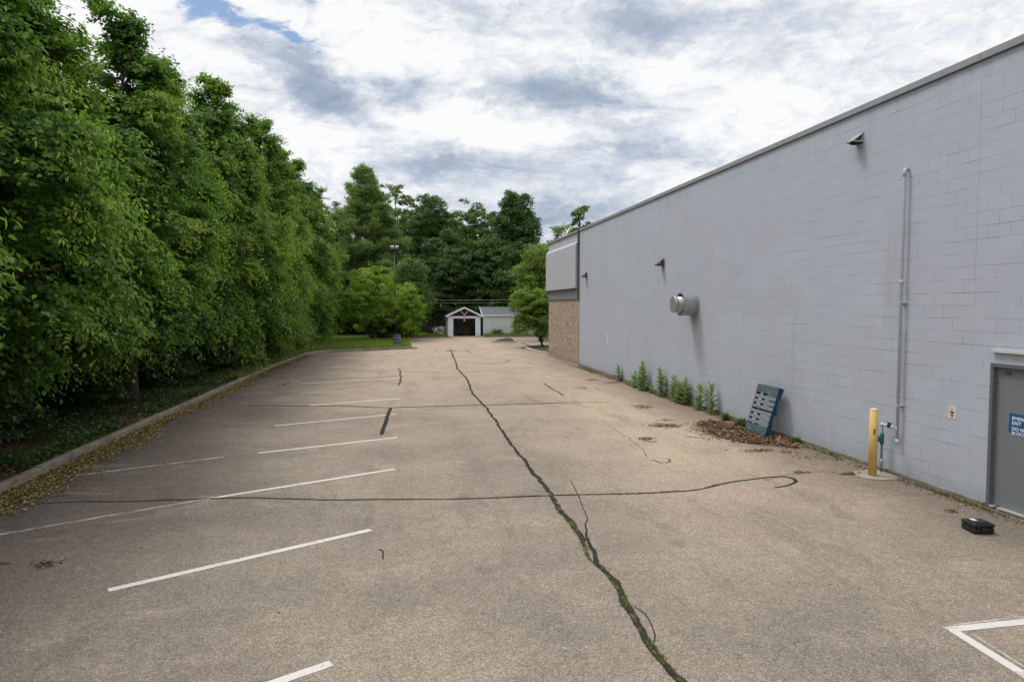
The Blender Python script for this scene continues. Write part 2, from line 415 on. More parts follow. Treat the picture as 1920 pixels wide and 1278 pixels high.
# ------------------------------------------------------------------ world and light
def build_world():
    w = bpy.data.worlds.new("World"); sc.world = w; w.use_nodes = True
    t = NT(tree=w.node_tree)
    d = t.vmath('NORMALIZE', t.node('ShaderNodeTexCoord').outputs['Generated'])
    x, y, z = t.xyz(d)[:3]
    sky = t.node('ShaderNodeTexSky'); sky.sky_type = 'NISHITA'; sky.sun_disc = False
    sky.sun_elevation = math.radians(63); sky.sun_rotation = math.radians(-52)
    sky.air_density = 1.0; sky.dust_density = .6; sky.ozone_density = 2.0
    zc = t.math('MAXIMUM', z, 0.0)
    zz = t.math('ADD', zc, .30)
    p = t.vmath('MULTIPLY', d, (2.6, 2.6, 5.6))
    az0 = t.math('MULTIPLY', t.math('ARCTAN2', x, y), 57.2958)
    el0 = t.math('MULTIPLY', t.math('ARCSINE', z), 57.2958)
    w1 = t.noise(p, 2.2, 6, .6, .4, out=1)
    wx = t.xyz(w1)
    w2 = t.xyz(t.noise(p, 7.0, 6, .65, .2, out=1))
    def warp(a, i, amp, amp2):
        a = t.math('ADD', a, t.math('MULTIPLY', t.math('SUBTRACT', wx[i], .5), amp))
        return t.math('ADD', a, t.math('MULTIPLY', t.math('SUBTRACT', w2[i], .5), amp2))
    az = warp(az0, 0, 9, 5); el = warp(el0, 1, 4, 2.6)
    def blob(a0, e0, sa, se, rot=0):
        u = t.math('SUBTRACT', az, a0); v = t.math('SUBTRACT', el, e0)
        cr, sr = math.cos(math.radians(rot)), math.sin(math.radians(rot))
        u2 = t.math('DIVIDE', t.math('ADD', t.math('MULTIPLY', u, cr), t.math('MULTIPLY', v, sr)), sa)
        v2 = t.math('DIVIDE', t.math('SUBTRACT', t.math('MULTIPLY', v, cr), t.math('MULTIPLY', u, sr)), se)
        r = t.math('ADD', t.math('MULTIPLY', u2, u2), t.math('MULTIPLY', v2, v2))
        return t.math('EXPONENT', t.math('MULTIPLY', r, -1))
    def total(lst):
        acc = None
        for b in lst:
            g = t.math('MULTIPLY', blob(*b[:5]), b[5])
            acc = g if acc is None else t.math('ADD', acc, g)
        return acc
    n1 = t.noise(p, 2.3, 9, .60, .5)
    n2 = t.noise(t.vmath('ADD', p, (4.2, 7.7, 0)), 5.6, 8, .62, .6)
    # grey (thick) cloud: az, el, sigma az, sigma el, rot, amount
    grey = total([
        (-6.8, 16.6, 4.6, 1.7, -30, .95), (-.3, 17.3, 2.2, 1.1, 10, .55), (6.4, 17.0, 3.6, .9, -4, .45), (14.2, 16.9, 5.4, 1.4, -10, .85),
        (3.0, 22.8, 6.0, 1.8, -12, .34), (17.5, 22.5, 7.5, 2.2, -8, .36), (28.0, 20.0, 7.0, 2.6, 0, .30), (20, 13, 6, 1.4, -6, .35),
        (3.5, 11.4, 8.0, 1.4, -4, .50), (16.5, 11.2, 6.0, 1.6, 0, .42), (11.5, 7.6, 8.0, 1.8, 0, .62), (-4, 8.5, 5.0, 1.2, 0, .25)])
    light = total([(-2.5, 22.0, 4.5, 3.0, 0, .30), (-7.0, 12.5, 4.5, 1.8, 10, .40), (6.0, 14.3, 7.0, .9, -4, .40), (22, 18.5, 6, 1.2, 14, .30)])
    g = t.math('ADD', grey, t.math('MULTIPLY', t.math('SUBTRACT', n1, .5), .95))
    g = t.math('ADD', g, t.math('MULTIPLY', t.math('SUBTRACT', n2, .5), .95))
    g = t.math('SUBTRACT', g, light)
    n3 = t.noise(t.vmath('ADD', p, t.vec(t.math('MULTIPLY', n1, 1.2), 3.1, 0)), 11, 7, .64, .3)
    g = t.math('ADD', t.math('ADD', g, .07), t.math('MULTIPLY', t.math('SUBTRACT', n3, .5), .65))
    cloud = t.ramp(g, [(0, (.97, .975, .98)), (.13, (.87, .89, .92)), (.34, (.66, .71, .79)), (.62, (.44, .51, .625)), (1, (.31, .38, .50))])
    # blue openings
    holes = total([(-14.5, 21.9, 5.0, 1.1, -17, 1.0), (-8.5, 20.3, 2.4, .8, -22, .8), (-19.0, 23.6, 4.0, 1.4, -30, .9), (-6.5, 23.2, 2.4, .5, -10, .45), (-60, 40, 25, 12, 0, .8), (120, 35, 25, 12, 0, .9), (60, 50, 20, 10, 0, .6)])
    hmask = t.smooth(t.math('ADD', holes, t.math('MULTIPLY', t.math('SUBTRACT', n2, .5), 2.1)), .32, .86)
    boost = t.math('ADD', 1.0, t.smooth(el0, 27, 62, 0, .85))
    hor = t.smooth(el0, 6, 0, 0, .35)
    cloud = t.mix(hor, cloud, (.62, .66, .72))
    bg1 = t.node('ShaderNodeBackground'); t.put(bg1.inputs[0], sky.outputs[0]); bg1.inputs[1].default_value = .12
    bg2 = t.node('ShaderNodeBackground'); t.put(bg2.inputs[0], cloud); t.put(bg2.inputs[1], boost)
    mx = t.node('ShaderNodeMixShader'); t.put(mx.inputs[0], t.math('SUBTRACT', 1.0, t.math('MULTIPLY', hmask, .95)))
    t.l.new(bg1.outputs[0], mx.inputs[1]); t.l.new(bg2.outputs[0], mx.inputs[2])
    o = t.n.new('ShaderNodeOutputWorld'); t.l.new(mx.outputs[0], o.inputs[0])
build_world()
sun = bpy.data.lights.new('sun', 'SUN'); sun.energy = 1.95; sun.angle = math.radians(16); sun.color = (1, .955, .89)
so = bpy.data.objects.new('sun', sun); col.objects.link(so)
sd = Vector((math.sin(math.radians(-52)) * math.cos(math.radians(63)), math.cos(math.radians(-52)) * math.cos(math.radians(63)), math.sin(math.radians(63))))
so.rotation_euler = (-sd).to_track_quat('-Z', 'Y').to_euler()
so.location = (-30, 30, 50)

# ------------------------------------------------------------------ camera
cam = bpy.data.cameras.new('camera'); co = bpy.data.objects.new('camera', cam); col.objects.link(co)
cam.sensor_width = 36; cam.lens = 24.0; cam.clip_end = 3000; cam.clip_start = .05
co.location = (0, 0, 3.04); co.rotation_euler = (math.radians(90 - 2.907), 0, math.radians(-9.05))
sc.camera = co
sc.view_settings.view_transform = 'Standard'; sc.view_settings.look = 'None'; sc.view_settings.exposure = 0
sc.cycles.max_bounces = 7; sc.cycles.transparent_max_bounces = 8
sc.cycles.use_denoising = True

# ------------------------------------------------------------------ setting: ground, lot, verge
def sheet(name, x0, x1, y0, y1, z, mat, nx=1, ny=1, fz=None, kind='structure'):
    vs = []; fs = []
    for j in range(ny + 1):
        for i in range(nx + 1):
            x = x0 + (x1 - x0) * i / nx; y = y0 + (y1 - y0) * j / ny
            vs.append((x, y, z + (fz(x, y) if fz else 0)))
    for j in range(ny):
        for i in range(nx):
            a = j * (nx + 1) + i
            fs.append((a, a + 1, a + nx + 2, a + nx + 1))
    m = MB(); m.add(vs, fs, None, True)
    o = m.build(name, mat, fixn=False)
    return tag(o, kind=kind)
sheet('ground', -700, 700, -500, 1200, -.03, M_GRASSG, 1, 1)
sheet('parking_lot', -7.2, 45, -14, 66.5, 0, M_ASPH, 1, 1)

VERGE = [(-60, -14), (-6.66, -14), (-6.60, 20), (-6.50, 35), (-6.15, 43.5), (-5.75, 45.5), (-4.9, 46.5), (-2.7, 47.5), (.15, 49.25), (.33, 50.2), (.45, 66.2), (-60, 66.2)]
def poly_top(name, poly, z, mat, kind='structure', bottom=None):
    m = MB()
    m.add([(x, y, z) for x, y in poly], [tuple(range(len(poly)))])
    if bottom is not None:
        n = len(poly)
        b = len(m.v)
        m.add([(x, y, z) for x, y in poly] + [(x, y, bottom) for x, y in poly], [(i, (i + 1) % n, n + (i + 1) % n, n + i) for i in range(n)])
    return tag(m.build(name, mat), kind=kind)
poly_top('verge', VERGE, .115, M_VERGE, bottom=-.02)

def resample(pts, step):
    out = [Vector((*pts[0], 0))]
    for a, b in zip(pts[:-1], pts[1:]):
        a = Vector((*a, 0)); b = Vector((*b, 0)); L = (b - a).length
        n = max(1, int(L / step))
        for i in range(1, n + 1): out.append(a.lerp(b, i / n))
    return out
def kerb(name, path, width, h, mat, seg=1.83, side=1):
    pts = resample(path, .3)
    m = MB(); acc = 0; run = [pts[0]]
    runs = []
    for a, b in zip(pts[:-1], pts[1:]):
        acc += (b - a).length; run.append(b)
        if acc >= seg:
            runs.append(run); run = [b]; acc = 0
    if len(run) > 1: runs.append(run)
    for r in runs:
        off = rnd.uniform(-.012, .012); hz = h + rnd.uniform(-.010, .010)
        n = len(r); vs = []; fs = []
        for i, p in enumerate(r):
            tdir = (r[min(i + 1, n - 1)] - r[max(i - 1, 0)]).normalized()
            nn = Vector((-tdir.y, tdir.x, 0)) * side
            q = p.copy()
            if i == 0: q += tdir * .008
            if i == n - 1: q -= tdir * .008
            for o_, z in ((0 + off, -.02), (0.012 + off, hz - .02), (.03 + off, hz), (width + off - .02, hz), (width + off, hz - .02), (width + off, -.02)):
                v = q + nn * o_; vs.append((v.x, v.y, z))
        for i in range(n - 1):
            for k in range(5):
                fs.append((i * 6 + k, i * 6 + k + 1, (i + 1) * 6 + k + 1, (i + 1) * 6 + k))
        fs.append(tuple(range(6))); fs.append(tuple((n - 1) * 6 + k for k in range(6))[::-1])
        m.add(vs, fs)
    return tag(m.build(name, mat), kind='structure')
KPATH = [(-6.66 + .16, -14), (-6.60 + .16, 20), (-6.50 + .16, 35), (-6.0, 43.4), (-5.62, 45.35), (-4.83, 46.33), (-2.64, 47.33), (.25, 49.1), (.50, 49.6), (.62, 50.4), (.62, 66.2)]
kerb('kerb', KPATH, .17, .15, M_KERB)

# mulch bed beyond the stone end of the building and triangular island
MULCH = [(8.75, 48.7), (8.62, 45.5), (8.95, 42.2), (9.6, 41.2), (14, 41.2), (14, 50.5), (10.0, 50.5)]
poly_top('mulch_bed', MULCH, .11, M_SOIL, bottom=-.02)
kerb('bed_kerb', [(9.6, 41.1), (8.90, 42.1), (8.52, 45.4), (8.66, 48.8), (9.95, 50.65), (14, 50.65)], .15, .14, M_KERB_L, side=-1)
ISL = [(7.4, 56.9), (9.0, 56.0), (9.65, 58.6), (9.9, 62.5), (9.0, 62.0)]
m = MB()
cx, cy = 8.95, 59.0
m.add([(x, y, .05) for x, y in ISL] + [(cx, cy, .30)], [(i, (i + 1) % 5, 5) for i in range(5)])
tag(m.build('mulch_island', M_SOIL), kind='structure')
kerb('island_kerb', ISL + [ISL[0]], .14, .12, M_KERB_L, side=-1)
# back strip of grass in front of the garages
sheet('back_lawn', -60, 60, 66.5, 110, .05, M_GRASSG, 60, 20, lambda x, y: .05 * math.sin(x * .7) * math.cos(y * .4))
kerb('back_kerb', [(-.5, 66.4), (4.2, 66.4)], .14, .10, M_KERB)
kerb('back_kerb', [(8.0, 66.4), (30, 66.4)], .14, .10, M_KERB)
poly_top('apron', [(4.4, 66.4), (7.9, 66.4), (7.75, 68.4), (4.5, 68.4)], .062, M_CONC, bottom=-.02)
# concrete patch with cover
m = MB(); m.box(2.3, 4.15, 46.2, 47.4, -.01, .006); tag(m.build('concrete_patch', M_CONC), kind='structure')
m = MB(); m.tube([(3.2, 46.75, 0), (3.2, 46.75, .012)], .36, 24)
tag(m.build('manhole_cover', simple('cast iron', (.06, .05, .045), .6, .6)), 'round iron manhole cover in the pale concrete patch', 'manhole cover')

# ------------------------------------------------------------------ cracks and paint
def ribbon(name, pts, width, z, mat, moss=1.0, jit=.25, seed=0, paint=False):
    r = random.Random(seed)
    P = [Vector((*p, 0)) for p in pts]
    # Catmull-Rom refinement
    Q = []
    if paint: Q = [P[0].lerp(P[-1], i / 20) for i in range(21)]
    else:
        for i in range(len(P) - 1):
            p0 = P[max(i - 1, 0)]; p1 = P[i]; p2 = P[i + 1]; p3 = P[min(i + 2, len(P) - 1)]
            n = max(2, int((p2 - p1).length / .09))
            for k in range(n):
                u = k / n
                Q.append(.5 * ((2 * p1) + (p2 - p0) * u + (2 * p0 - 5 * p1 + 4 * p2 - p3) * u * u + (3 * p1 - p0 - 3 * p2 + p3) * u ** 3))
        Q.append(P[-1])
    n = len(Q); vs = []; fs = []; edge = []
    dx = 0
    for i, p in enumerate(Q):
        tdir = (Q[min(i + 1, n - 1)] - Q[max(i - 1, 0)])
        tdir = tdir.normalized() if tdir.length > 1e-6 else Vector((0, 1, 0))
        nn = Vector((-tdir.y, tdir.x, 0))
        u = i / (n - 1) * (len(width) - 1) if hasattr(width, '__len__') else 0
        w = width if not hasattr(width, '__len__') else width[int(u)] * (1 - u % 1) + width[min(int(u) + 1, len(width) - 1)] * (u % 1)
        if not paint:
            dx = dx * .7 + r.uniform(-1, 1) * w * jit
            p = p + nn * dx; w *= r.uniform(.8, 1.2)
        for s_, e in ((-.5, 0), (-.25, .5), (0, 1), (.25, .5), (.5, 0)):
            vs.append(tuple(p + nn * w * s_ + Vector((0, 0, z)))); edge.append(e if not paint else 1)
    for i in range(n - 1):
        for k in range(4):
            fs.append((i * 5 + k, i * 5 + k + 1, (i + 1) * 5 + k + 1, (i + 1) * 5 + k))
    mb = MB(); mb.add(vs, fs); o = mb.build(name, mat, fixn=False)
    me = o.data
    a = me.attributes.new('edge', 'FLOAT', 'POINT'); a.data.foreach_set('value', edge)
    a = me.attributes.new('moss', 'FLOAT', 'POINT'); a.data.foreach_set('value', [moss] * len(vs))
    return tag(o, kind='structure')

C_MAIN = [(3.28, 48.09), (2.99, 41.39), (2.79, 36.67), (2.58, 32.91), (2.62, 29.35), (2.53, 26.5), (2.36, 23.56), (2.41, 21.65), (2.44, 20.36), (2.4, 17.75), (2.35, 15.53), (2.33, 13.28), (2.34, 12.17), (2.32, 11.16), (2.33, 10.57), (2.31, 9.98), (2.29, 9.53), (2.28, 8.86), (2.27, 8.44)]
C_BR = [(2.66, 9.93), (2.59, 9.41), (2.48, 9.06), (2.36, 8.53), (2.3, 7.99), (2.26, 7.61), (2.28, 7.32), (2.28, 6.88), (2.23, 6.44), (2.21, 6.12), (2.18, 5.78), (2.18, 5.45), (2.2, 5.24), (2.24, 5.0), (2.26, 4.71), (2.3, 4.2), (2.2, 3.4)]
C_A = [(-5.66, 11.39), (-5.0, 11.43), (-4.43, 11.34), (-3.79, 11.3), (-3.15, 11.29), (-2.5, 11.25), (-1.82, 11.08), (-0.98, 10.88), (0.01, 10.75), (0.84, 10.65), (1.61, 10.62), (2.3, 10.61), (2.91, 10.57), (3.78, 10.5), (4.72, 10.54), (5.45, 10.88), (6.16, 11.09), (6.61, 11.17), (6.76, 11.07), (6.77, 10.92), (6.66, 10.75), (6.42, 10.58), (6.13, 10.49)]
C_B = [(-5.13, 21.9), (-3.17, 21.47), (-1.89, 21.27), (-0.59, 20.73), (0.68, 20.75), (2.48, 20.8), (3.99, 20.8), (4.98, 20.88)]
zc = .004
def crack(pts, w, moss, jit=.12, seed=0):
    global zc
    zc += .0004
    return ribbon('pavement_crack', pts, w, zc, M_CRACK, moss, jit, seed)
crack(C_MAIN, [.10, .11, .12, .11, .10, .11, .11, .10, .10, .10, .10, .10, .10, .11, .12], .15, .2, seed=1)
crack(C_MAIN[13:], [.04, .06, .07, .08, .07], 1.2, .3, seed=2)
crack([(2.27, 8.44), (2.24, 8.15), (2.19, 7.87), (2.2, 7.72), (2.27, 7.5)], [.08, .09, .07, .05, .03], 1.0, seed=3)
crack([(2.87, 11.5), (2.75, 10.47), (2.66, 9.93)], .022, 0, seed=4)
crack(C_BR, [.015, .02, .03, .045, .055, .09, .095, .09, .11, .11, .09, .10, .11, .12, .12, .12, .12], .1, .2, seed=5)
crack([(x - .015, y) for x, y in C_BR[5:]], [.03, .05, .06, .06, .05, .07, .06, .07, .06], 1.6, .3, seed=6)
crack([(2.29, 6.5), (2.34, 6.3), (2.32, 6.08), (2.28, 5.88), (2.22, 5.76)], .018, 0, seed=7)
crack(C_A, [.03, .045, .05, .055, .06, .06, .055, .05, .05, .05, .05, .05, .055, .06, .07, .085, .05], .0, seed=8)
crack(C_A[7:15], [.03, .05, .06, .06, .03], 2.0, seed=9)
crack(C_B, [.05, .07, .09, .10, .10, .10, .10, .12], .35, seed=10)
crack(C_B[4:], [.05, .07, .07], 1.6, seed=11)
crack([(-0.38, 20.62), (-0.45, 19.09), (-0.48, 17.8), (-0.53, 16.32)], [.12, .15, .15, .12], 0, .04, 12)
crack([(3.04, 36.28), (4.03, 36.12), (5.2, 36.28), (5.9, 37.63)], .07, .1, .3, 13)
crack([(0.08, 31.95), (1.05, 31.54), (2.45, 31.31), (3.56, 31.93), (4.54, 32.6)], .06, .1, .4, 14)
crack([(5.39, 26.42), (5.4, 24.97), (5.37, 23.52), (5.33, 22.51)], .06, .3, .8, 15)
tag(ribbon('faint_seam', [(5.18, 17.31), (5.15, 16.05), (5.12, 14.96), (5.01, 13.79), (4.8, 12.89)], .03, .0036, paint_mat('rusty seam', .50, (.24, .15, .09)), 0, .4, 16), kind='structure')
crack([(-0.33, 8.56), (-0.28, 8.49), (-0.27, 8.27), (-0.26, 8.22)], .028, .4, .2, 17)
crack([(4.87, 12.78), (4.93, 12.5), (5.1, 12.56), (5.2, 12.73), (5.15, 12.84)], .03, .2, .2, 18)
crack([(-0.23, 33.94), (-0.11, 30.02), (-0.18, 26.57)], .07, 0, .5, 19)
crack([(4.98, 20.88), (5.36, 20.82), (5.67, 20.89), (6.4, 20.75)], .05, .5, .6, 20)
crack([(2.2, 47.5), (2.25, 46.3)], .09, 0, .1, 21)
crack([(4.2, 47.5), (4.3, 46.0), (4.4, 44.5)], .09, 0, .1, 22)
crack([(5.0, 46.9), (7.4, 47.1), (8.6, 47.6)], .07, 0, .5, 23)
crack([(6.2, 10.95), (7.0, 11.3), (7.9, 11.35)], .016, .1, .4, 24)
crack([(9.7, 56), (9.6, 52), (9.2, 50.9), (8.6, 49.0)], .14, 0, .4, 25)
crack([(-6.2, 9.1), (-5.2, 8.95), (-4.6, 8.75)], .03, .3, .4, 26)
crack([(6.5, 14.9), (6.9, 14.75)], .05, .0, .4, 27)
crack([(5.35, 14.75), (5.45, 14.5), (5.6, 14.55)], .05, .0, .4, 28)

def pline(a, b, w=.095, mat=M_PAINT, z=.0035):
    return ribbon('painted_line', [a, b], w, z, mat, 0, 0, 0, True)
pline((-1.25, 5.50), (-.63, 5.85), .105)
pline((-.60, 5.86), (-.545, 5.885), .07, M_PAINT_W)
pline((-3.15, 7.77), (-.46, 9.35), .105)
pline((-3.1, 11.27), (-.17, 12.82), .10)
pline((-6.2, 9.42), (-3.1, 11.27), .09, M_PAINT_W)
pline((-2.99, 14.68), (-.16, 15.93), .10)
pline((-6.2, 13.05), (-3.6, 14.4), .09, M_PAINT_W)
pline((-3.26, 18.0), (-.23, 19.44), .10)
pline((-6.1, 16.7), (-3.26, 18.0), .09, M_PAINT_F)
pline((-2.87, 21.54), (-.13, 22.7), .11)
pline((-3.6, 24.6), (-.04, 26.01), .11, M_PAINT_W)
pline((-4.0, 27.75), (0, 29.32), .12)
pline((-3.8, 31.1), (-.17, 32.52), .12, M_PAINT_W)
pline((-3.6, 34.5), (-.18, 35.79), .12, M_PAINT_W)
pline((-3.6, 38.0), (-.1, 39.3), .13, M_PAINT_F)
pline((-3.3, 41.5), (0, 42.6), .14, M_PAINT_W)
pline((5.03, 5.56), (6.9, 5.62), .105)
pline((5.02, 5.63), (6.8, 5.72), .03, M_PAINT_W, .0030)
pline((5.09, 5.55), (4.9, 3.0), .0, M_PAINT) if False else None
pline((5.08, 5.52), (5.03, 4.4), .10, M_PAINT, .0042)
pline((5.20, 5.45), (5.13, 4.5), .03, M_PAINT_W, .0030)

# ------------------------------------------------------------------ leaf mesh engine
def leaf_object(name, mat, P, D, N, L, W, v, k=None, parent=None, six=False, fold=.12, kind=None, shape=.45):
    """P base points, D unit length directions, N unit normals, L/W arrays."""
    n = len(P)
    S = np.cross(D, N); S /= (np.linalg.norm(S, axis=1, keepdims=True) + 1e-9)
    N = np.cross(S, D)
    L = np.broadcast_to(L, n)[:, None]; W = np.broadcast_to(W, n)[:, None]
    if six:
        q = 6
        V = np.empty((n, 6, 3))
        V[:, 0] = P
        V[:, 1] = P + D * L * .28 - S * W * .46 + N * W * fold
        V[:, 2] = P + D * L * .68 - S * W * .36 + N * W * fold * .8
        V[:, 3] = P + D * L - N * L * .12
        V[:, 4] = P + D * L * .68 + S * W * .36 + N * W * fold * .8
        V[:, 5] = P + D * L * .28 + S * W * .46 + N * W * fold
        F = np.array([[0, 1, 2, 3], [0, 3, 4, 5]])
        fi = (np.arange(n)[:, None, None] * 6 + F[None]).reshape(-1)
        nf = n * 2
    else:
        q = 4
        V = np.empty((n, 4, 3))
        V[:, 0] = P
        V[:, 1] = P + D * L * shape - S * W * .5 + N * W * fold
        V[:, 2] = P + D * L
        V[:, 3] = P + D * L * shape + S * W * .5 + N * W * fold
        fi = np.arange(n * 4); nf = n
    me = bpy.data.meshes.new(name)
    me.vertices.add(n * q); me.vertices.foreach_set('co', V.reshape(-1).astype(np.float32))
    me.loops.add(nf * 4); me.loops.foreach_set('vertex_index', fi.astype(np.int32))
    me.polygons.add(nf); me.polygons.foreach_set('loop_start', (np.arange(nf) * 4).astype(np.int32))
    try: me.polygons.foreach_set('loop_total', np.full(nf, 4, np.int32))
    except Exception: pass
    me.update(calc_edges=True)
    a = me.attributes.new('v', 'FLOAT', 'POINT'); a.data.foreach_set('value', np.repeat(v, q).astype(np.float32))
    if k is None: k = np.zeros(n)
    a = me.attributes.new('k', 'FLOAT', 'POINT'); a.data.foreach_set('value', np.repeat(k, q).astype(np.float32))
    me.materials.append(mat)
    o = bpy.data.objects.new(name, me); col.objects.link(o)
    if parent is not None: o.parent = parent
    if kind: tag(o, kind=kind)
    return o

def unit(a): return a / (np.linalg.norm(a, axis=-1, keepdims=True) + 1e-9)

def linden(seed, H=12.5, R=3.4, zb=1.7, ns=560, tw=9, nl=20, leaf=.105, six=True, bract=.15, trunkr=.19):
    g = np.random.default_rng(seed)
    # sample heights with density ~ envelope radius
    def env(t_): return R * np.clip(1 - np.clip(t_, 0, 1) ** 1.6, 0, 1) ** .95 * np.minimum(1, .66 + t_ / .14 * .34)
    nb = 54
    bt = (np.arange(nb) + .5) / nb
    bt = bt ** .95 * .93
    ba = np.arange(nb) * 2.39996 + g.normal(0, .25, nb)
    bf = g.uniform(.76, 1.18, nb)
    bv = g.random(nb)
    offx = g.normal(0, .45, nb) * np.clip((bt - .5) / .5, 0, 1); offy = g.normal(0, .45, nb) * np.clip((bt - .5) / .5, 0, 1)
    w = (env(bt) / R) ** 1.0 + .12
    bi = g.choice(nb, ns, p=w / w.sum())
    u = g.random(ns) ** .62                      # along the bough, dense at the tip
    Rb = env(bt[bi]) * bf[bi]
    rr = Rb * (.34 + .66 * u)
    lat = g.normal(0, 1, ns) * (.17 + .43 * np.sin(PI * np.clip(u, 0, .93)) ) * (.35 + .65 * Rb / R)
    ang = ba[bi] + lat / np.maximum(rr, .35)
    zz_ = zb + bt[bi] * (H - zb)
    rise = np.tan(np.radians(4 + 44 * bt[bi] ** 1.3))
    z = zz_ + rise * rr * .45 - .34 * lat ** 2 - .42 * (u ** 3) * (1 - bt[bi]) + g.normal(0, .13, ns)
    z = np.clip(z, zb * .55, H)
    T = np.clip((z - zb) / (H - zb), 0, .98)
    el = np.radians(-24 + 70 * bt[bi] + g.normal(0, 11, ns))
    O = np.stack([np.cos(ang) * np.cos(el), np.sin(ang) * np.cos(el), np.sin(el)], 1)
    Ls = np.clip(1.25 - .55 * T, .5, 1.4) * g.uniform(.75, 1.2, ns)
    tip = np.stack([np.cos(ang) * rr + offx[bi], np.sin(ang) * rr + offy[bi], z], 1)
    base = tip - O * Ls[:, None]
    # twigs
    n = ns * tw
    b = np.repeat(base, tw, 0); o = np.repeat(O, tw, 0); l = np.repeat(Ls, tw) * g.uniform(.65, 1.1, n)
    side = unit(np.cross(o, np.array([0, 0, 1.])))
    up = np.cross(side, o)
    fa = g.uniform(-1.0, 1.0, n) * .95
    fe = g.normal(0, .30, n)
    dirs = unit(o * np.cos(fa)[:, None] + side * np.sin(fa)[:, None] + up * np.sin(fe)[:, None])
    sv = np.repeat(np.clip(.55 * bv[bi] + .5 * u * g.uniform(.6, 1.1, ns), 0, 1), tw)
    # leaves
    m = n * nl
    B = np.repeat(b, nl, 0); DD = np.repeat(dirs, nl, 0); LL = np.repeat(l, nl)
    s = np.tile(np.linspace(.12, 1, nl), n) + g.normal(0, .03, m)
    droop = np.repeat(g.uniform(.18, .42, n), nl)
    P = B + DD * (s * LL)[:, None]; P[:, 2] -= droop * s * s * LL
    P += g.normal(0, .035, (m, 3))
    sd_ = unit(np.cross(DD, np.array([0, 0, 1.]))) * np.where(np.arange(m) % 2, 1, -1)[:, None]
    LD = unit(sd_ * .9 + DD * .55 + np.array([0, 0, -.55]) + g.normal(0, .30, (m, 3)))
    out = P.copy(); out[:, 2] = 0; out = unit(out)
    NN = unit(np.array([0, 0, .85]) + out * .55 + g.normal(0, .42, (m, 3)))
    Lf = leaf * g.uniform(.7, 1.25, m); Wf = Lf * g.uniform(.60, .82, m)
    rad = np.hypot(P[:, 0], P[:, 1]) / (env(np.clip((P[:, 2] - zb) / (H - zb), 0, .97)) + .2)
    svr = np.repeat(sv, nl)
    v = np.clip(-.14 + .58 * svr + .30 * s + .14 * np.clip(rad, 0, 1) + .12 * np.repeat(np.repeat(T, tw), nl) + g.normal(0, .12, m), 0, 1)  # tone lifted toward tips, rim and top to paint highlights into the leaves
    k = np.zeros(m)
    isb = (g.random(m) < bract * (.3 + 1.4 * (svr > .45))) & (s > .35) & (rad > .72)
    k[isb] = g.uniform(.5, 1, isb.sum())
    Lf[isb] = g.uniform(.09, .15, isb.sum()); Wf[isb] = g.uniform(.024, .04, isb.sum())
    LD[isb] = unit(LD[isb] * .7 + np.array([0, 0, -.7]) + g.normal(0, .3, (isb.sum(), 3)))
    r = random.Random(seed)
    tm = MB()
    lean = r.uniform(-.15, .15)
    pts = [(0, 0, -.15), (0, 0, .12), (lean * .2, 0, 1), (lean, .05, H * .4), (lean * .6, 0, H * .80)]
    tm.tube(pts, [trunkr * 1.7, trunkr * 1.25, trunkr, trunkr * .72, .02], 10)
    for i in range(34):
        t_ = (i + .5) / 34 * .85; zz = zb * .75 + t_ * (H - zb)
        a = i * 2.4 + r.uniform(-.3, .3); rr_ = float(env(np.array([t_]))[0]) * r.uniform(.65, .85)
        x0 = lean * min(zz / (H * .4), 1)
        e = math.tan(math.radians(8 + 45 * t_))
        p = [(x0, 0, zz), (x0 + math.cos(a) * rr_ * .5, math.sin(a) * rr_ * .5, zz + rr_ * .5 * e + .12), (x0 + math.cos(a) * rr_, math.sin(a) * rr_, zz + rr_ * e * .75)]
        tm.tube(p, [trunkr * .36 * (1 - t_ * .6), trunkr * .2 * (1 - t_ * .6), .008], 5, False)
    return dict(P=P, D=LD, N=NN, L=Lf, W=Wf, v=v, k=k, six=six), tm

def make_tree(name, label, cat, loc, crown, trunk, mat, bark, group=None, rz=0, scale=(1, 1, 1)):
    e = thing(name, label, cat, loc, rz, group); e.scale = scale
    leaf_object('crown', mat, parent=e, **crown)
    trunk.build('trunk', bark, e, fixn=False)
    return e

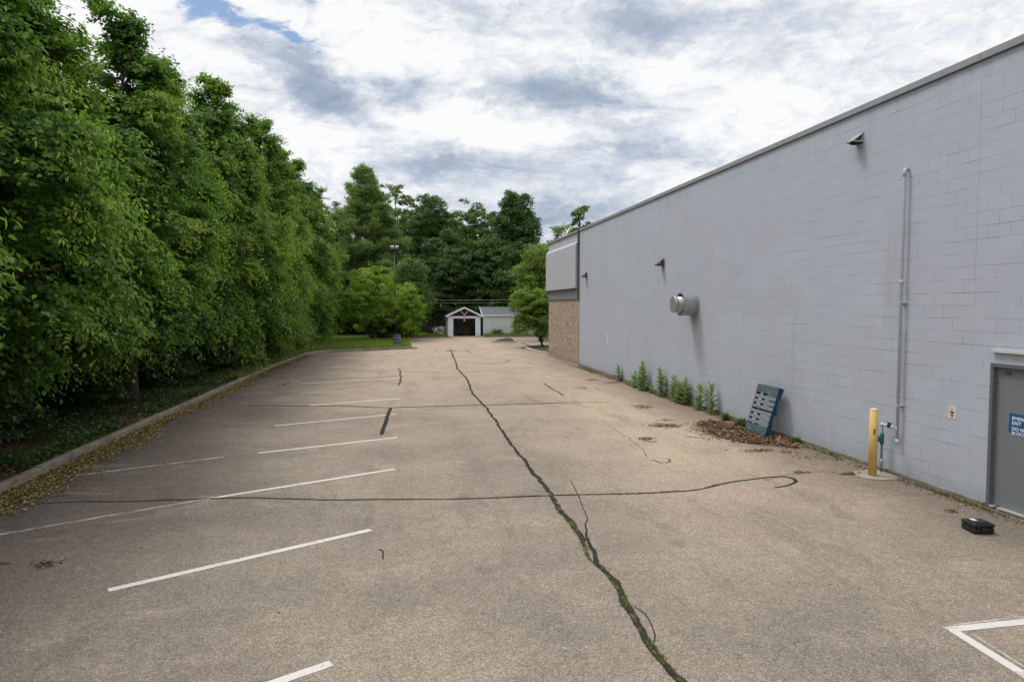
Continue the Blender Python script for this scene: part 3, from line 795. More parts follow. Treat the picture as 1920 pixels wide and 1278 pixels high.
def broad(seed, H, R, zb, n=24000, leaf=.22, lobes=16, top='round', airy=0., trunkr=.2, vbase=.15, nb=9, clump=.55):
    """broadleaf crown: lobes of leaf clumps spread through the volume"""
    g = np.random.default_rng(seed); r = random.Random(seed)
    Hc = H - zb
    cs = []
    for i in range(lobes):
        t_ = (i + .5) / lobes
        if top == 'round': e = R * math.sqrt(max(.05, 1 - (2 * t_ - .85) ** 2 / 1.35))
        elif top == 'cone': e = R * (1 - t_) ** .7 + .25
        else: e = R * min(1, .75 + t_) * (1 - max(0, t_ - .7) / .3 * .55)
        a = i * 2.399 + r.uniform(-.4, .4); q = r.uniform(.30, .62) * e
        lr = e * r.uniform(.42, .60)
        cs.append((math.cos(a) * q, math.sin(a) * q, zb + Hc * (.08 + .84 * t_), lr, lr * r.uniform(.55, .85), r.random()))
    nc = max(60, n // 55)
    per = n // nc
    cs = np.array(cs)
    w = cs[:, 3] ** 2; w /= w.sum()
    idx = g.choice(len(cs), nc, p=w)
    dv = unit(g.normal(0, 1, (nc, 3)) + np.array([0, 0, .25]))
    rad = g.uniform(.72, 1.06, nc) if airy < .5 else g.uniform(.5, 1.1, nc)
    inn = g.random(nc) < .15
    rad = np.where(inn, rad * .6, rad)
    C = cs[idx][:, :3] + dv * (cs[idx][:, 3] * rad)[:, None] * np.array([1, 1, .85])
    keep = np.ones(nc, bool)
    m = nc * per
    Cc = np.repeat(C, per, 0)
    cr = np.repeat(g.uniform(.6, 1.2, nc) * clump * (1 - .0 * airy), per)
    off = unit(g.normal(0, 1, (m, 3))) * (g.random(m) ** .5)[:, None] * np.array([1, 1, .5])
    dn = np.repeat(dv, per, 0)
    P = Cc + off * cr[:, None]
    P[:, 2] -= .12 * (off[:, 0] ** 2 + off[:, 1] ** 2) * cr
    NN = unit(dn * .7 + np.array([0, 0, .7]) + g.normal(0, .5, (m, 3)))
    LD = unit(dn * .5 + g.normal(0, .7, (m, 3)) + np.array([0, 0, -.3]))
    Lf = leaf * g.uniform(.65, 1.3, m); Wf = Lf * g.uniform(.6, .85, m)
    cv = np.repeat(g.uniform(0, 1, nc), per)
    v = np.clip(vbase + .35 * cv + .22 * off[:, 2] + .12 * np.repeat(cs[idx][:, 5], per) + g.normal(0, .12, m), 0, 1)
    tm = MB()
    tm.tube([(0, 0, -.3), (0, 0, .15), (r.uniform(-.1, .1), 0, zb + Hc * .3), (r.uniform(-.3, .3), r.uniform(-.3, .3), zb + Hc * .85)], [trunkr * 1.5, trunkr, trunkr * .75, .03], 9)
    for i in range(nb):
        c = cs[int(i * len(cs) / nb)]
        z0 = max(zb * .7, c[2] - c[3] * 1.1 - .4)
        tm.tube([(0, 0, z0), (c[0] * .5, c[1] * .5, (z0 + c[2]) / 2 + .1), (c[0], c[1], c[2])], [trunkr * .4, trunkr * .25, .02], 6, False)
        for q in range(3):
            d = unit(g.normal(0, 1, 3) + np.array([0, 0, .4])) * c[3] * .9
            tm.tube([(c[0], c[1], c[2]), (c[0] + d[0], c[1] + d[1], c[2] + d[2])], [trunkr * .14, .01], 5, False)
    return dict(P=P, D=LD, N=NN, L=Lf, W=Wf, v=v), tm

def pine(seed, H, R, zb, whorls=20, leaf=.30, n_per=46, trunkr=.28):
    g = np.random.default_rng(seed); r = random.Random(seed)
    Ps = []; vs = []; Ds = []
    tm = MB(); tm.tube([(0, 0, -.3), (0, 0, H * .5), (0, 0, H * .97)], [trunkr, trunkr * .65, .03], 9)
    for w in range(whorls):
        t_ = (w + .3) / whorls
        z = zb + t_ * (H - zb) * .99
        rr = (R * (1 - t_) ** .66 + .15)
        for b in range(r.randint(5, 7) if t_ < .85 else 4):
            a = r.uniform(0, 2 * PI); L_ = rr * r.uniform(.60, 1.15)
            e = math.radians(r.uniform(-6, 26) + 40 * max(0, t_ - .6))
            d = np.array([math.cos(a) * math.cos(e), math.sin(a) * math.cos(e), math.sin(e)])
            zz = z + r.uniform(-.55, .4)
            tm.tube([(0, 0, zz), tuple(np.array([0, 0, zz]) + d * L_ * .6), tuple(np.array([0, 0, zz + .12 * L_]) + d * L_ * .95)], [.05 * (1 - t_) + .02, .03, .008], 5, False)
            nc = int(8 + L_ * 5.5)
            side = np.array([-math.sin(a), math.cos(a), 0])
            for c in range(nc):
                s = g.uniform(.25, 1.0) ** .7
                p = np.array([0, 0, zz]) + d * L_ * s + side * g.normal(0, .26 * L_ * (1.15 - s) + .08) + np.array([0, 0, .10 * L_ * s * s + g.normal(0, .20)])
                q = n_per
                o = unit(g.normal(0, 1, (q, 3)) * np.array([1, 1, .55]) + np.array([0, 0, .35]) + d * .4)
                Ps.append(p + g.normal(0, .19, (q, 3)) * np.array([1, 1, .7])); Ds.append(o); vs.append(np.clip(.2 + .45 * g.random() + .3 * o[:, 2] + g.normal(0, .08, q), 0, 1))
    P = np.concatenate(Ps); D = np.concatenate(Ds); v = np.concatenate(vs)
    N = unit(g.normal(0, 1, P.shape))
    return dict(P=P, D=D, N=N, L=leaf * g.uniform(.7, 1.2, len(P)), W=.065 * g.uniform(.7, 1.3, len(P)), v=v), tm

# ------------------------------------------------------------------ the linden row on the left
protos = []
specs = [(11, 12.5, 3.7, 1.75), (23, 12.5, 3.6, 1.6), (37, 12.5, 3.85, .7), (43, 12.5, 3.8, .8)]
row = [  # y, height, width factor, variant
    (2.5, 13.6, 1.05, 1), (8.4, 13.6, 1.08, 0), (12.9, 12.5, 1.06, 1), (17.4, 12.9, 1.08, 0), (22.2, 12.9, 1.02, 1), (27.0, 12.9, 1.06, 0),
    (31.6, 14.0, 1.04, 3), (36.4, 13.8, 1.06, 2), (41.2, 14.8, 1.04, 3), (46.2, 14.6, 1.1, 2), (51.6, 14.9, 1.05, 3), (57.6, 14.0, 1.12, 2)]
ordn = ['behind the nearest left edge of the picture', 'nearest to the camera that is seen whole', 'second in view', 'third in view', 'fourth in view', 'fifth in view', 'sixth in view', 'seventh in view', 'eighth in view', 'ninth in view, near the bend of the kerb', 'just past the bend', 'last of the row']
GROUP_L = 'lindens in a row along the left kerb'
order = sorted(range(len(row)), key=lambda i: i)
for i, (y, h, wf, var) in enumerate(row):
    lab = 'dense green linden behind the left kerb, ' + ordn[i]
    if i == 0: lab = 'dense green linden behind the left kerb, cut off by the left edge of the picture'
    if i == 1: lab = 'tall dark green linden with yellow green bracts, nearest whole tree of the kerb row'
    sx = wf; sz = h / 12.5
    rz = [0.4, 2.1, 4.4, 1.3, 5.2, 3.0, .9, 2.7, 5.9, 4.0, 1.8, 3.5][i]
    x = -8.6 + [0, -.1, .5, -.2, .4, -.1, .5, .1, .6, .5, .9, 1.1][i]
    if var not in [p_[0] for p_ in protos]:
        sd_, H_, R_, zb_ = specs[var]
        cr, tm = linden(sd_, H_, R_, zb_)
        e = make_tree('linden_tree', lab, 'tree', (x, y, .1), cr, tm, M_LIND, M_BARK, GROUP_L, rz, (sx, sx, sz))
        protos.append((var, e))
    else:
        src = [p_[1] for p_ in protos if p_[0] == var][0]
        e = copy_tree(src); e.location = (x, y, .1); e.rotation_euler = (0, 0, rz); e.scale = (sx, sx, sz)
        e['label'] = lab

for i, (y, h) in enumerate([(15.2, 11.2), (19.8, 12.0), (24.6, 12.2), (29.4, 12.6), (34.2, 13.2), (39.0, 13.6), (44.0, 14.0), (49.2, 14.2), (54.8, 14.0)]):
    e = copy_tree(protos[i % 4][1]); e.location = (-12.4 + .3 * (i % 3), y, .1); e.rotation_euler = (0, 0, 1 + i * 2.3); e.scale = (1.08, 1.08, h / 12.5)
    e['label'] = 'linden of a rear line, only its upper crown showing above the kerb row'; e['group'] = 'rear line of lindens behind the kerb row'
# second line of big trees behind, dense understorey bushes
ub = None
blabs = ['dark leafy bush under the nearest lindens, deep in shade', 'dark bush behind the second linden trunk', 'shaded leafy bush between the third and fourth lindens', 'dark green bush behind the fourth linden', 'shaded bush in the middle of the linden row', 'dark bush behind the sixth linden', 'dense shaded bush behind the seventh linden', 'dark bush behind the linden near the kerb bend', 'dark bush at the far end of the linden row', 'low dark bush behind the last linden']
for i in range(10):
    y = 9.5 + i * 5.3; x = -12.3 + (i % 3) * .5
    if ub is None:
        cr, tm = broad(501, 4.6, 2.7, .2, 14000, .13, 12, 'round', clump=.5, trunkr=.06)
        ub = make_tree('bush', blabs[0], 'bush', (x, y, .08), cr, tm, M_UNDER, M_BARK, 'shaded bushes behind the linden row', 0, (1, 1.15, 1)); e = ub
    else:
        e = copy_tree(ub); e.location = (x, y, .08); e.rotation_euler = (0, 0, i * 1.7); e.scale = (1, 1.15, .85 + .1 * (i % 4)); e['label'] = blabs[i]
# low growth right behind the kerb, under the crowns
sb = None
slab = ['low ivy dark shrub at the left edge behind the kerb', 'small dark shrub at the foot of the first linden trunk', 'low shaded shrub behind the second stretch of kerb', 'low dark green shrub beside the slender linden trunk', 'small shrub beyond the slender linden trunk', 'rounded dark shrub by the sunlit grass strip', 'low dark shrub under the far lindens', 'small shrub just before the kerb bend']
for i, (x, y, s) in enumerate([(-7.9, 13.6, .75), (-8.9, 16.2, .8), (-8.6, 20.4, .8), (-8.2, 25.6, .85), (-8.1, 29.5, 1.0), (-7.9, 33.2, 1.15), (-7.9, 37.5, 1.15), (-7.7, 43.0, 1.2)]):
    if sb is None:
        cr, tm = broad(77, 1.5, 1.25, .05, 5200, .10, 8, 'round', clump=.30, trunkr=.02)
        sb = make_tree('low_shrub', slab[0], 'shrub', (x, y, .1), cr, tm, M_UNDER, M_BARK, 'low shrubs at the feet of the lindens', 0, (s, s, s)); e = sb
    else:
        e = copy_tree(sb); e.location = (x, y, .1); e.rotation_euler = (0, 0, i * 2.1); e.scale = (s, s * 1.2, s); e['label'] = slab[i]

# ------------------------------------------------------------------ trees in the middle distance
YAW = math.radians(9.05)
def at(px, D):      # lateral pixel column and depth -> place on the ground
    R_ = (px - 960) / 1280 * D
    return (D * math.sin(YAW) + R_ * math.cos(YAW), D * math.cos(YAW) - R_ * math.sin(YAW), 0)
def hgt(py, D): return 3.04 + (574 - py) / 1280 * D
def wd(px, D): return px / 1280 * D

cr, tm = pine(3, hgt(320, 73), wd(106, 73), 2.2, 24, n_per=52)
make_tree('pine_tree', 'tall feathery white pine rising behind the lamp post', 'tree', at(690, 73), cr, tm, M_PINE, M_BARKL)
bgs = [  # name,label, px, D, topy, halfwidth px, zb, n, leaf, lobes, shape, airy, mat, seed
    ('oak_tree', 'open airy oak crown showing sky, just right of the pine top', 742, 84, 328, 66, 5.0, 15000, .22, 18, 'round', .8, M_MIDG, 41),
    ('maple_tree', 'dark maple with a pointed top, between the airy oak and the pale crown', 812, 80, 350, 62, 3.0, 34000, .24, 18, 'round', 0, M_DARK, 42),
    ('ash_tree', 'greyish green airy tree with a broad top behind the garages', 884, 86, 364, 66, 4.0, 24000, .22, 18, 'round', .7, M_MIDG, 43),
    ('poplar_tree', 'tall dark green tree with a narrow domed top, tallest at the right', 964, 80, 340, 49, 2.0, 52000, .24, 30, 'round', 0, M_DARK, 44),
    ('maple_tree', 'very dark maple mass directly behind the open garage', 842, 76, 425, 78, 1.6, 34000, .24, 16, 'round', 0, M_DARK, 45),
    ('maple_tree', 'dark round maple behind the white siding shed', 915, 77, 440, 76, 1.6, 34000, .24, 16, 'round', 0, M_DARK, 46),
    ('maple_tree', 'dark maple between the tall dome topped tree and the olive tree', 985, 74, 450, 60, 1.4, 26000, .24, 14, 'round', 0, M_DARK, 47),
    ('young_tree', 'slender airy tree top showing above the far end of the grey wall', 1087, 74, 376, 28, 7.0, 5200, .22, 9, 'oval', .6, M_MIDG, 48),
    ('olive_green_tree', 'olive green tree top peeking over the stone end of the building', 1048, 66, 415, 52, 3.0, 15000, .18, 14, 'round', 0, M_YELL, 49),
    ('leaning_birch', 'olive green round tree beside the stone end of the building, taller one', 1014, 60, 446, 50, 1.6, 32000, .15, 16, 'round', 0, M_YELL, 50),
    ('fresh_green_tree', 'fresh green tree behind the lamp post, left of the dark maples', 768, 65, 470, 40, .8, 22000, .17, 16, 'oval', 0, M_MIDG, 51),
    ('maple_tree', 'dark tree filling the gap low behind the lime green shrub tree', 775, 72, 500, 50, 1.0, 14000, .24, 12, 'round', 0, M_DARK, 52),
    ('maple_tree', 'deep green tree filling in behind the airy oak and the pointed maple', 780, 90, 376, 50, 3.0, 22000, .24, 16, 'round', 0, M_DARK, 54),
    ('maple_tree', 'deep green tree filling in between the pointed maple and the greyish crown', 850, 91, 386, 50, 3.0, 22000, .24, 16, 'round', 0, M_DARK, 55),
    ('maple_tree', 'deep green tree filling in just left of the tall domed tree', 924, 90, 384, 46, 3.0, 22000, .24, 16, 'round', 0, M_DARK, 56),
    ('broadleaf_tree', 'dull green tree crown left of the pine, over the end of the linden row', 636, 78, 366, 62, .8, 30000, .22, 20, 'round', 0, M_MIDG, 53),
]
for nm, lab, px, D, ty, hw, zb, n, lf, lob, shp, airy, mat, seed in bgs:
    if nm == 'leaning_birch': nm = 'olive_green_tree'
    if mat is M_DARK: lf *= .8; n = int(n * 1.5)
    cr, tm = broad(seed, hgt(ty, D), wd(hw, D) * 1.0, zb, n, lf, lob, shp, airy, clump=.62 if not airy else .5, trunkr=.2)
    make_tree(nm, lab, 'tree', at(px, D), cr, tm, mat, M_BARK)
for i, (px, D, ty, hw, lab) in enumerate([(612, 74, 520, 60, 'low dark thicket closing the gap at the end of the linden row'), (665, 76, 540, 50, 'low dark thicket behind the lime green shrub tree'), (560, 78, 540, 60, 'low dark thicket hidden behind the last lindens')]):
    cr, tm = broad(110 + i, hgt(ty, D), wd(hw, D), .1, 12000, .22, 12, 'round', clump=.6, trunkr=.1)
    make_tree('thicket', lab, 'bush', at(px, D), cr, tm, M_DARK, M_BARK)
# lime green multi-stem shrub tree on the grass
cr, tm = broad(60, 6.5, 2.75, 1.2, 26000, .13, 16, 'round', clump=.42, trunkr=.05, vbase=.22)
e = make_tree('shrub_tree', 'bright lime green shrub tree on the grass left of the blue drum', 'tree', (*at(698, 58)[:2], .1), cr, tm, M_BRIGHT, M_BARK)
stm = MB(); r_ = random.Random(5)
for i in range(7):
    a = i * .9; stm.tube([(0, 0, -.1), (math.cos(a) * .35, math.sin(a) * .35, .8), (math.cos(a) * 1.1, math.sin(a) * 1.1, 2.4)], [.07, .05, .02], 6, False)
stm.build('stem', M_BARK, e, fixn=False)
cr, tm = broad(61, 5.2, 1.9, .5, 14000, .14, 12, 'round', clump=.42, trunkr=.06, vbase=.2)
make_tree('shrub_tree', 'lower bright green shrub with drooping twigs right of the lamp post', 'tree', at(762, 60.5), cr, tm, M_BRIGHT, M_BARK)
cr, tm = broad(62, 6.0, .9, .3, 9000, .13, 14, 'cone', clump=.32, trunkr=.07)
make_tree('cedar_tree', 'brownish green columnar cedar close behind the lamp post', 'tree', at(748, 61.5), cr, tm, M_CEDAR, M_BARK)
cr, tm = broad(63, 3.0, 1.8, .2, 9000, .13, 10, 'round', clump=.4, trunkr=.05)
make_tree('bush', 'shaded green bush behind the blue drum and lamp post', 'bush', at(715, 60.0), cr, tm, M_UNDER, M_BARK)
# small leaning tree in the mulch bed
cr, tm = broad(64, 4.5, 1.75, .75, 24000, .12, 14, 'round', clump=.38, trunkr=.05)
cr['P'] += np.array([-.35, 0, 0])
tm = MB(); tm.tube([(.38, 0, -.1), (.30, 0, .1), (.12, 0, .7), (-.25, 0, 1.7), (-.5, 0, 3.2)], [.13, .09, .075, .06, .02], 8)
for i in range(9):
    a = i * 2.4; zz = 1.1 + i * .22; x0 = -.05 - .12 * i / 3
    tm.tube([(x0, 0, zz), (x0 + math.cos(a) * .6, math.sin(a) * .6, zz + .4), (x0 + math.cos(a) * 1.1, math.sin(a) * 1.1, zz + .55)], [.035, .02, .008], 5, False)
make_tree('leaning_tree', 'small green tree with a leaning trunk in the mulch bed', 'tree', (9.75, 49.0, .1), cr, tm, M_YELL, M_BARK)
# far wood closing the horizon
g = np.random.default_rng(99)
cr, tm = broad(90, 15, 7.5, 1.0, 16000, .5, 16, 'round', clump=1.3, trunkr=.3)
fw = None
far = [(x, 112 + (i % 3) * 7) for i, x in enumerate(range(-62, 75, 11))]
flab = 'dark broad tree in the distant wood behind the garages and gaps'
for i, (x, y) in enumerate(far):
    if fw is None:
        fw = make_tree('wood_tree', flab, 'tree', (x, y, 0), cr, tm, M_DARK, M_BARK, 'trees of the far wood'); e = fw
    else:
        e = copy_tree(fw); e.location = (x, y, 0); e.rotation_euler = (0, 0, i * 1.3); e.scale = (1, 1, .8 + .08 * (i % 4))
# backing trees behind the linden row
for i, y in enumerate((14, 27, 40, 54, 68)):
    e = copy_tree(fw); e.location = (-21 - (i % 2) * 2, y, 0); e.rotation_euler = (0, 0, 2 + i * 1.1); e.scale = (.62, .62, .62)
    e['label'] = ['broad dark tree glimpsed deep behind the nearest lindens', 'broad dark tree deep behind the third and fourth lindens', 'broad dark tree deep behind the middle lindens', 'broad dark tree deep behind the far lindens', 'broad dark tree beyond the far end of the linden row'][i]
    e['group'] = 'dark trees behind the linden row'

# ------------------------------------------------------------------ grass, litter, ground cover
def scatter_leaves(name, mat, XY, z, size, label, cat, up=1.4, wide=.6, six=False, seed=0, kind='stuff', zj=.03):
    g = np.random.default_rng(seed); n = len(XY)
    P = np.column_stack([XY, np.broadcast_to(z, n) + g.random(n) * zj])
    D = unit(g.normal(0, 1, (n, 3)) * np.array([1, 1, .3])); N = unit(g.normal(0, .45, (n, 3)) + np.array([0, 0, up]))
    o = leaf_object(name, mat, P, D, N, size * g.uniform(.6, 1.3, n), size * wide * g.uniform(.6, 1.2, n), g.random(n), six=six, fold=.2)
    tag(o, label, cat, kind=kind)
    return o
def kx(y):   # kerb face x at y
    return np.interp(y, [-14, 20, 35, 43.4], [-6.5, -6.44, -6.34, -6.0])
g = np.random.default_rng(5)
n = 34000
yy = 2 + g.random(n) ** 1.25 * 42
wdth = .62 * (1 + .45 * np.sin(yy * .9) * np.sin(yy * .37 + 1)) * np.interp(yy, [2, 18, 30, 44], [1.3, .9, .6, .42])
xx = kx(yy) + .02 + np.abs(g.normal(0, .45, n)) * wdth
scatter_leaves('leaf_litter', M_LITTER, np.column_stack([xx, yy]), 0.004, .065, 'band of yellow and brown fallen leaves along the left kerb', 'leaf litter', seed=1, zj=.035)
# sparse leaves scattered over the left of the lot
n = 420
xx = -6.3 + np.abs(g.normal(0, 1, n)) * 1.6; yy = 5 + g.random(n) * 22
scatter_leaves('scattered_petals', M_LITTER, np.column_stack([xx, yy]), .004, .045, 'few pale leaves scattered on the dark asphalt', 'leaves', seed=2, zj=.006)
def blob_pts(poly, n, seed):
    g = np.random.default_rng(seed); P = np.array(poly); lo = P.min(0) - .1; hi = P.max(0) + .1
    out = []
    while len(out) < n:
        q = lo + g.random((n * 2, 2)) * (hi - lo)
        q2 = q + g.normal(0, .05, q.shape)
        x, y = q2[:, 0], q2[:, 1]; ins = np.zeros(len(q), bool)
        j = len(P) - 1
        for i in range(len(P)):
            c_ = ((P[i, 1] > y) != (P[j, 1] > y)) & (x < (P[j, 0] - P[i, 0]) * (y - P[i, 1]) / (P[j, 1] - P[i, 1] + 1e-12) + P[i, 0])
            ins ^= c_; j = i
        out.extend(q[ins].tolist())
    return np.array(out[:n])
PILE = [(7.51, 16.94), (8.0, 17.1), (8.25, 16.66), (8.45, 16.03), (8.62, 15.55), (8.66, 14.7), (8.72, 14.38), (8.66, 13.43), (8.29, 13.05), (7.99, 13.53), (7.42, 13.86), (7.18, 14.63), (7.09, 15.6)]
pp = blob_pts(PILE, 5600, 3)
pp = np.concatenate([pp, pp[:900] + np.random.default_rng(8).normal(0, .22, (900, 2)) - np.array([.12, 0])]); pp = pp[pp[:, 0] < 8.66]; pc = np.array([8.1, 14.9]); pp = pc + (pp - pc) * np.array([.92, .86])
d0 = np.minimum(1, np.minimum(np.abs(pp[:, 0] - 7.15), np.abs(8.8 - pp[:, 0])) * 1.6)
scatter_leaves('leaf_pile', M_BROWN, pp, .004 + .03 * d0 * np.random.default_rng(1).random(len(pp)), .07, 'drift of reddish brown dead leaves at the foot of the blue pallet', 'leaf pile', up=.9, seed=4)
spots = [(-4.61, 27.64, .22, .5, 160), (-4.16, 8.67, .12, .10, 90), (6.5, 16.45, .30, .30, 300), (6.75, 16.35, .2, .15, 120), (7.12, 19.61, .28, .35, 240), (5.47, 14.85, .14, .12, 110), (8.1, 25.99, .3, .2, 120),
         (7.69, 27.25, .25, .25, 120), (7.19, 11.36, .12, .06, 60), (8.0, 11.13, .2, .07, 140), (8.03, 8.85, .08, .06, 40), (7.34, 13.25, .35, .12, 160), (6.9, 17.2, .2, .1, 50), (7.9, 13.0, .2, .12, 60), (8.1, 12.5, .3, .2, 50), (.75, 49.9, .25, .9, 500), (6.5, 24.5, .2, .3, 60)]
allp = np.concatenate([np.column_stack([g.normal(a, sx * .6, k_), g.normal(b, sy * .6, k_)]) for a, b, sx, sy, k_ in spots])
allp = np.concatenate([allp, np.column_stack([8.58 - np.abs(g.normal(0, .10, 1500)), 6 + g.random(1500) * 30])])
scatter_leaves('leaf_debris', M_BROWN, allp, .004, .05, 'small patches of brown leaves and twigs on the asphalt', 'leaf litter', up=1.0, seed=6, zj=.02)
# litter and ivy on the verge
n = 16000
yy = 4 + g.random(n) * 40; xx = kx(yy) - .2 - g.random(n) ** 1.3 * 4.5
scatter_leaves('verge_litter', M_BROWN, np.column_stack([xx, yy]), .118, .07, 'brown leaf litter on the shaded verge soil', 'leaf litter', seed=8)
n = 52000
yy = 5 + g.random(n) * 38; xx = kx(yy) - .22 - g.random(n) ** 1.5 * 4.6
clump = np.sin(xx * 2.3 + yy * 1.1) + np.sin(yy * 1.9 - xx) + g.normal(0, .5, n)
sel = clump > -.35
scatter_leaves('ground_ivy', M_UNDER, np.column_stack([xx, yy])[sel], .12, .085, 'dark green ivy and seedlings covering the shaded verge', 'ground cover', up=1.0, wide=.8, seed=9, zj=.24)

def grass(name, XY, z, h, mat, label, cat, seed, lean=.35, w=.012):
    g = np.random.default_rng(seed); n = len(XY)
    P = np.column_stack([XY, np.full(n, z)])
    D = unit(np.column_stack([g.normal(0, lean, n), g.normal(0, lean, n), np.ones(n)]))
    N = unit(g.normal(0, 1, (n, 3)) * np.array([1, 1, .1]))
    o = leaf_object(name, mat, P, D, N, h * g.uniform(.4, 1.3, n), w, g.random(n), fold=.1)
    return tag(o, label, cat, kind='stuff')
n = 52000
yy = 47.2 + g.random(n) * 18; xx = -10 + g.random(n) * 10.5
lim = np.interp(xx, [-6.2, -4.83, -2.64, .2], [46.2, 46.7, 47.7, 49.5])
s = yy > lim
n2 = 30000
y2 = 29 + g.random(n2) * 19; x2 = kx(np.minimum(y2, 43.4)) - .2 - g.random(n2) ** 1.4 * 2.2
x2 = np.where(y2 > 43.4, -6.1 - g.random(n2) * 2, x2)
XY = np.concatenate([np.column_stack([xx, yy])[s], np.column_stack([x2, y2])])
grass('grass', XY, .11, .26, M_GRASS, 'bright green unmown grass on the island inside the kerb bend', 'grass', 10, w=.022)
n = 9000
y2 = 12 + g.random(n) * 20; x2 = kx(y2) - .18 - np.abs(g.normal(0, .45, n))
s = (np.sin(y2 * 1.3) + g.normal(0, .4, n)) > .2
grass('verge_grass', np.column_stack([x2, y2])[s], .11, .10, M_WEED, 'thin olive grass tufts just behind the left kerb', 'grass', 11)
n = 14000
x2 = np.concatenate([-1 + g.random(n // 2) * 5, 8 + g.random(n // 2) * 14]); y2 = 66.7 + g.random(n) * 2.2
grass('far_grass', np.column_stack([x2, y2]), .06, .3, M_GRASS, 'strip of grass in front of the garage and shed', 'grass', 12, w=.03)
# weeds in the joint at the wall foot and in the cracks
n = 9000
y2 = 6 + g.random(n) * 27
s = (np.sin(y2 * 2.1) + np.sin(y2 * .83 + 1) + g.normal(0, .8, n)) > .2
x2 = 8.60 - np.abs(g.normal(0, .035, n))
grass('wall_foot_weeds', np.column_stack([x2, y2])[s], .0, .06, M_WEED, 'mossy weeds in the joint at the foot of the long wall', 'weeds', 13)
def along(pts, n, sp, seed, patch=1.0):
    g = np.random.default_rng(seed); P = np.array(pts); d = np.hypot(*np.diff(P, axis=0).T); cum = np.concatenate([[0], np.cumsum(d)])
    u = g.random(n) * cum[-1]
    u = u[(np.sin(u * 3.1 + seed) + np.sin(u * 7.3) + g.normal(0, .6, n)) > patch - .8]
    return np.column_stack([np.interp(u, cum, P[:, 0]), np.interp(u, cum, P[:, 1])]) + g.normal(0, sp, (len(u), 2))
XY = np.concatenate([along(C_BR[5:], 2200, .014, 1, .3), along(C_MAIN[13:], 900, .018, 2, .6), along(C_A[6:16], 1900, .014, 3, .8), along(C_B, 700, .03, 4, 1.2), g.normal(0, 1, (120, 2)) * np.array([.12, .05]) + np.array([-5.64, 11.42]), g.normal(0, 1, (70, 2)) * np.array([.08, .03]) + np.array([-3.75, 11.35])])
grass('crack_moss', XY, .004, .026, M_WEED, 'moss and short weeds growing in the pavement cracks', 'moss', 14, lean=.8, w=.008)

# ------------------------------------------------------------------ milkweed plants against the wall
def milkweed(g, h, stems):
    P = []; D = []; N = []; L = []; W = []; v = []; sm = MB()
    for (dx, dy, hh) in stems:
        lx, ly = g.normal(0, .03, 2)
        n = int(hh / .062)
        sm.tube([(dx, dy, 0), (dx + lx, dy + ly, hh * .6), (dx + lx * 1.3, dy + ly, hh)], [.009, .007, .003], 6)
        for i in range(n):
            t_ = .1 + .9 * i / n
            for s_ in (0, 1):
                a = i * 1.57 + s_ * PI + g.normal(0, .25)
                e = .35 + .65 * t_ + g.normal(0, .12)
                P.append((dx + lx * t_ * 1.2, dy + ly * t_, hh * t_))
                D.append((math.cos(a) * math.cos(e), math.sin(a) * math.cos(e), math.sin(e)))
                N.append((-math.cos(a) * math.sin(e), -math.sin(a) * math.sin(e), math.cos(e)))
                l = .26 * (1 - .6 * abs(t_ - .45) ** 1.3) * g.uniform(.8, 1.15) * min(1, .5 + hh)
                L.append(l); W.append(l * .40); v.append(min(1, max(0, .25 + .5 * t_ + g.normal(0, .15))))
    return dict(P=np.array(P), D=unit(np.array(D)), N=unit(np.array(N)), L=np.array(L), W=np.array(W), v=np.array(v), six=True), sm
gm = np.random.default_rng(31)
mk = [((8.60, 26.48), [(0, 0, .60), (.03, .1, .4)], 'single milkweed stalk farthest from the blue pallet, at the wall foot'),
      ((8.50, 24.25), [(0, 0, .55), (.05, .15, .4)], 'short milkweed leaning left of the tallest plant at the wall'),
      ((8.50, 23.45), [(0, 0, 1.0), (.04, .22, .8), (-.02, -.15, .72), (-.06, .08, .5)], 'tallest bushy milkweed of the row at the wall'),
      ((8.56, 22.70), [(0, 0, .30), (.02, .08, .22)], 'knee high milkweed sprout between two tall milkweeds'),
      ((8.54, 21.85), [(0, 0, .88), (.03, -.14, .7)], 'tall slim milkweed standing alone in the middle of the row'),
      ((8.55, 20.66), [(0, 0, .80), (0, .12, .5)], 'left stalks of the widest milkweed clump'),
      ((8.54, 20.22), [(0, 0, .58), (.02, .15, .62), (0, -.15, .6), (-.08, 0, .45)], 'bushy middle of the widest milkweed clump'),
      ((8.58, 19.78), [(0, 0, .78), (0, .12, .6), (-.05, -.05, .4)], 'right stalks of the widest milkweed clump'),
      ((8.56, 18.75), [(0, 0, .74), (-.03, .05, .4)], 'milkweed stalk left of the plant nearest the pallet'),
      ((8.55, 18.02), [(0, 0, .84), (-.03, -.08, .3)], 'milkweed stalk nearest the blue pallet')]
for (x, y), st, lab in mk:
    e = thing('milkweed_plant', lab, 'plant', (x, y, 0), 0, 'milkweeds growing along the grey wall')
    cr, sm_ = milkweed(gm, 0, st)
    leaf_object('foliage', M_MILK, parent=e, fold=.18, **cr)
    sm_.build('stem', simple('plant stem', (.12, .17, .06)) if 'plant stem' not in bpy.data.materials else bpy.data.materials['plant stem'], e)
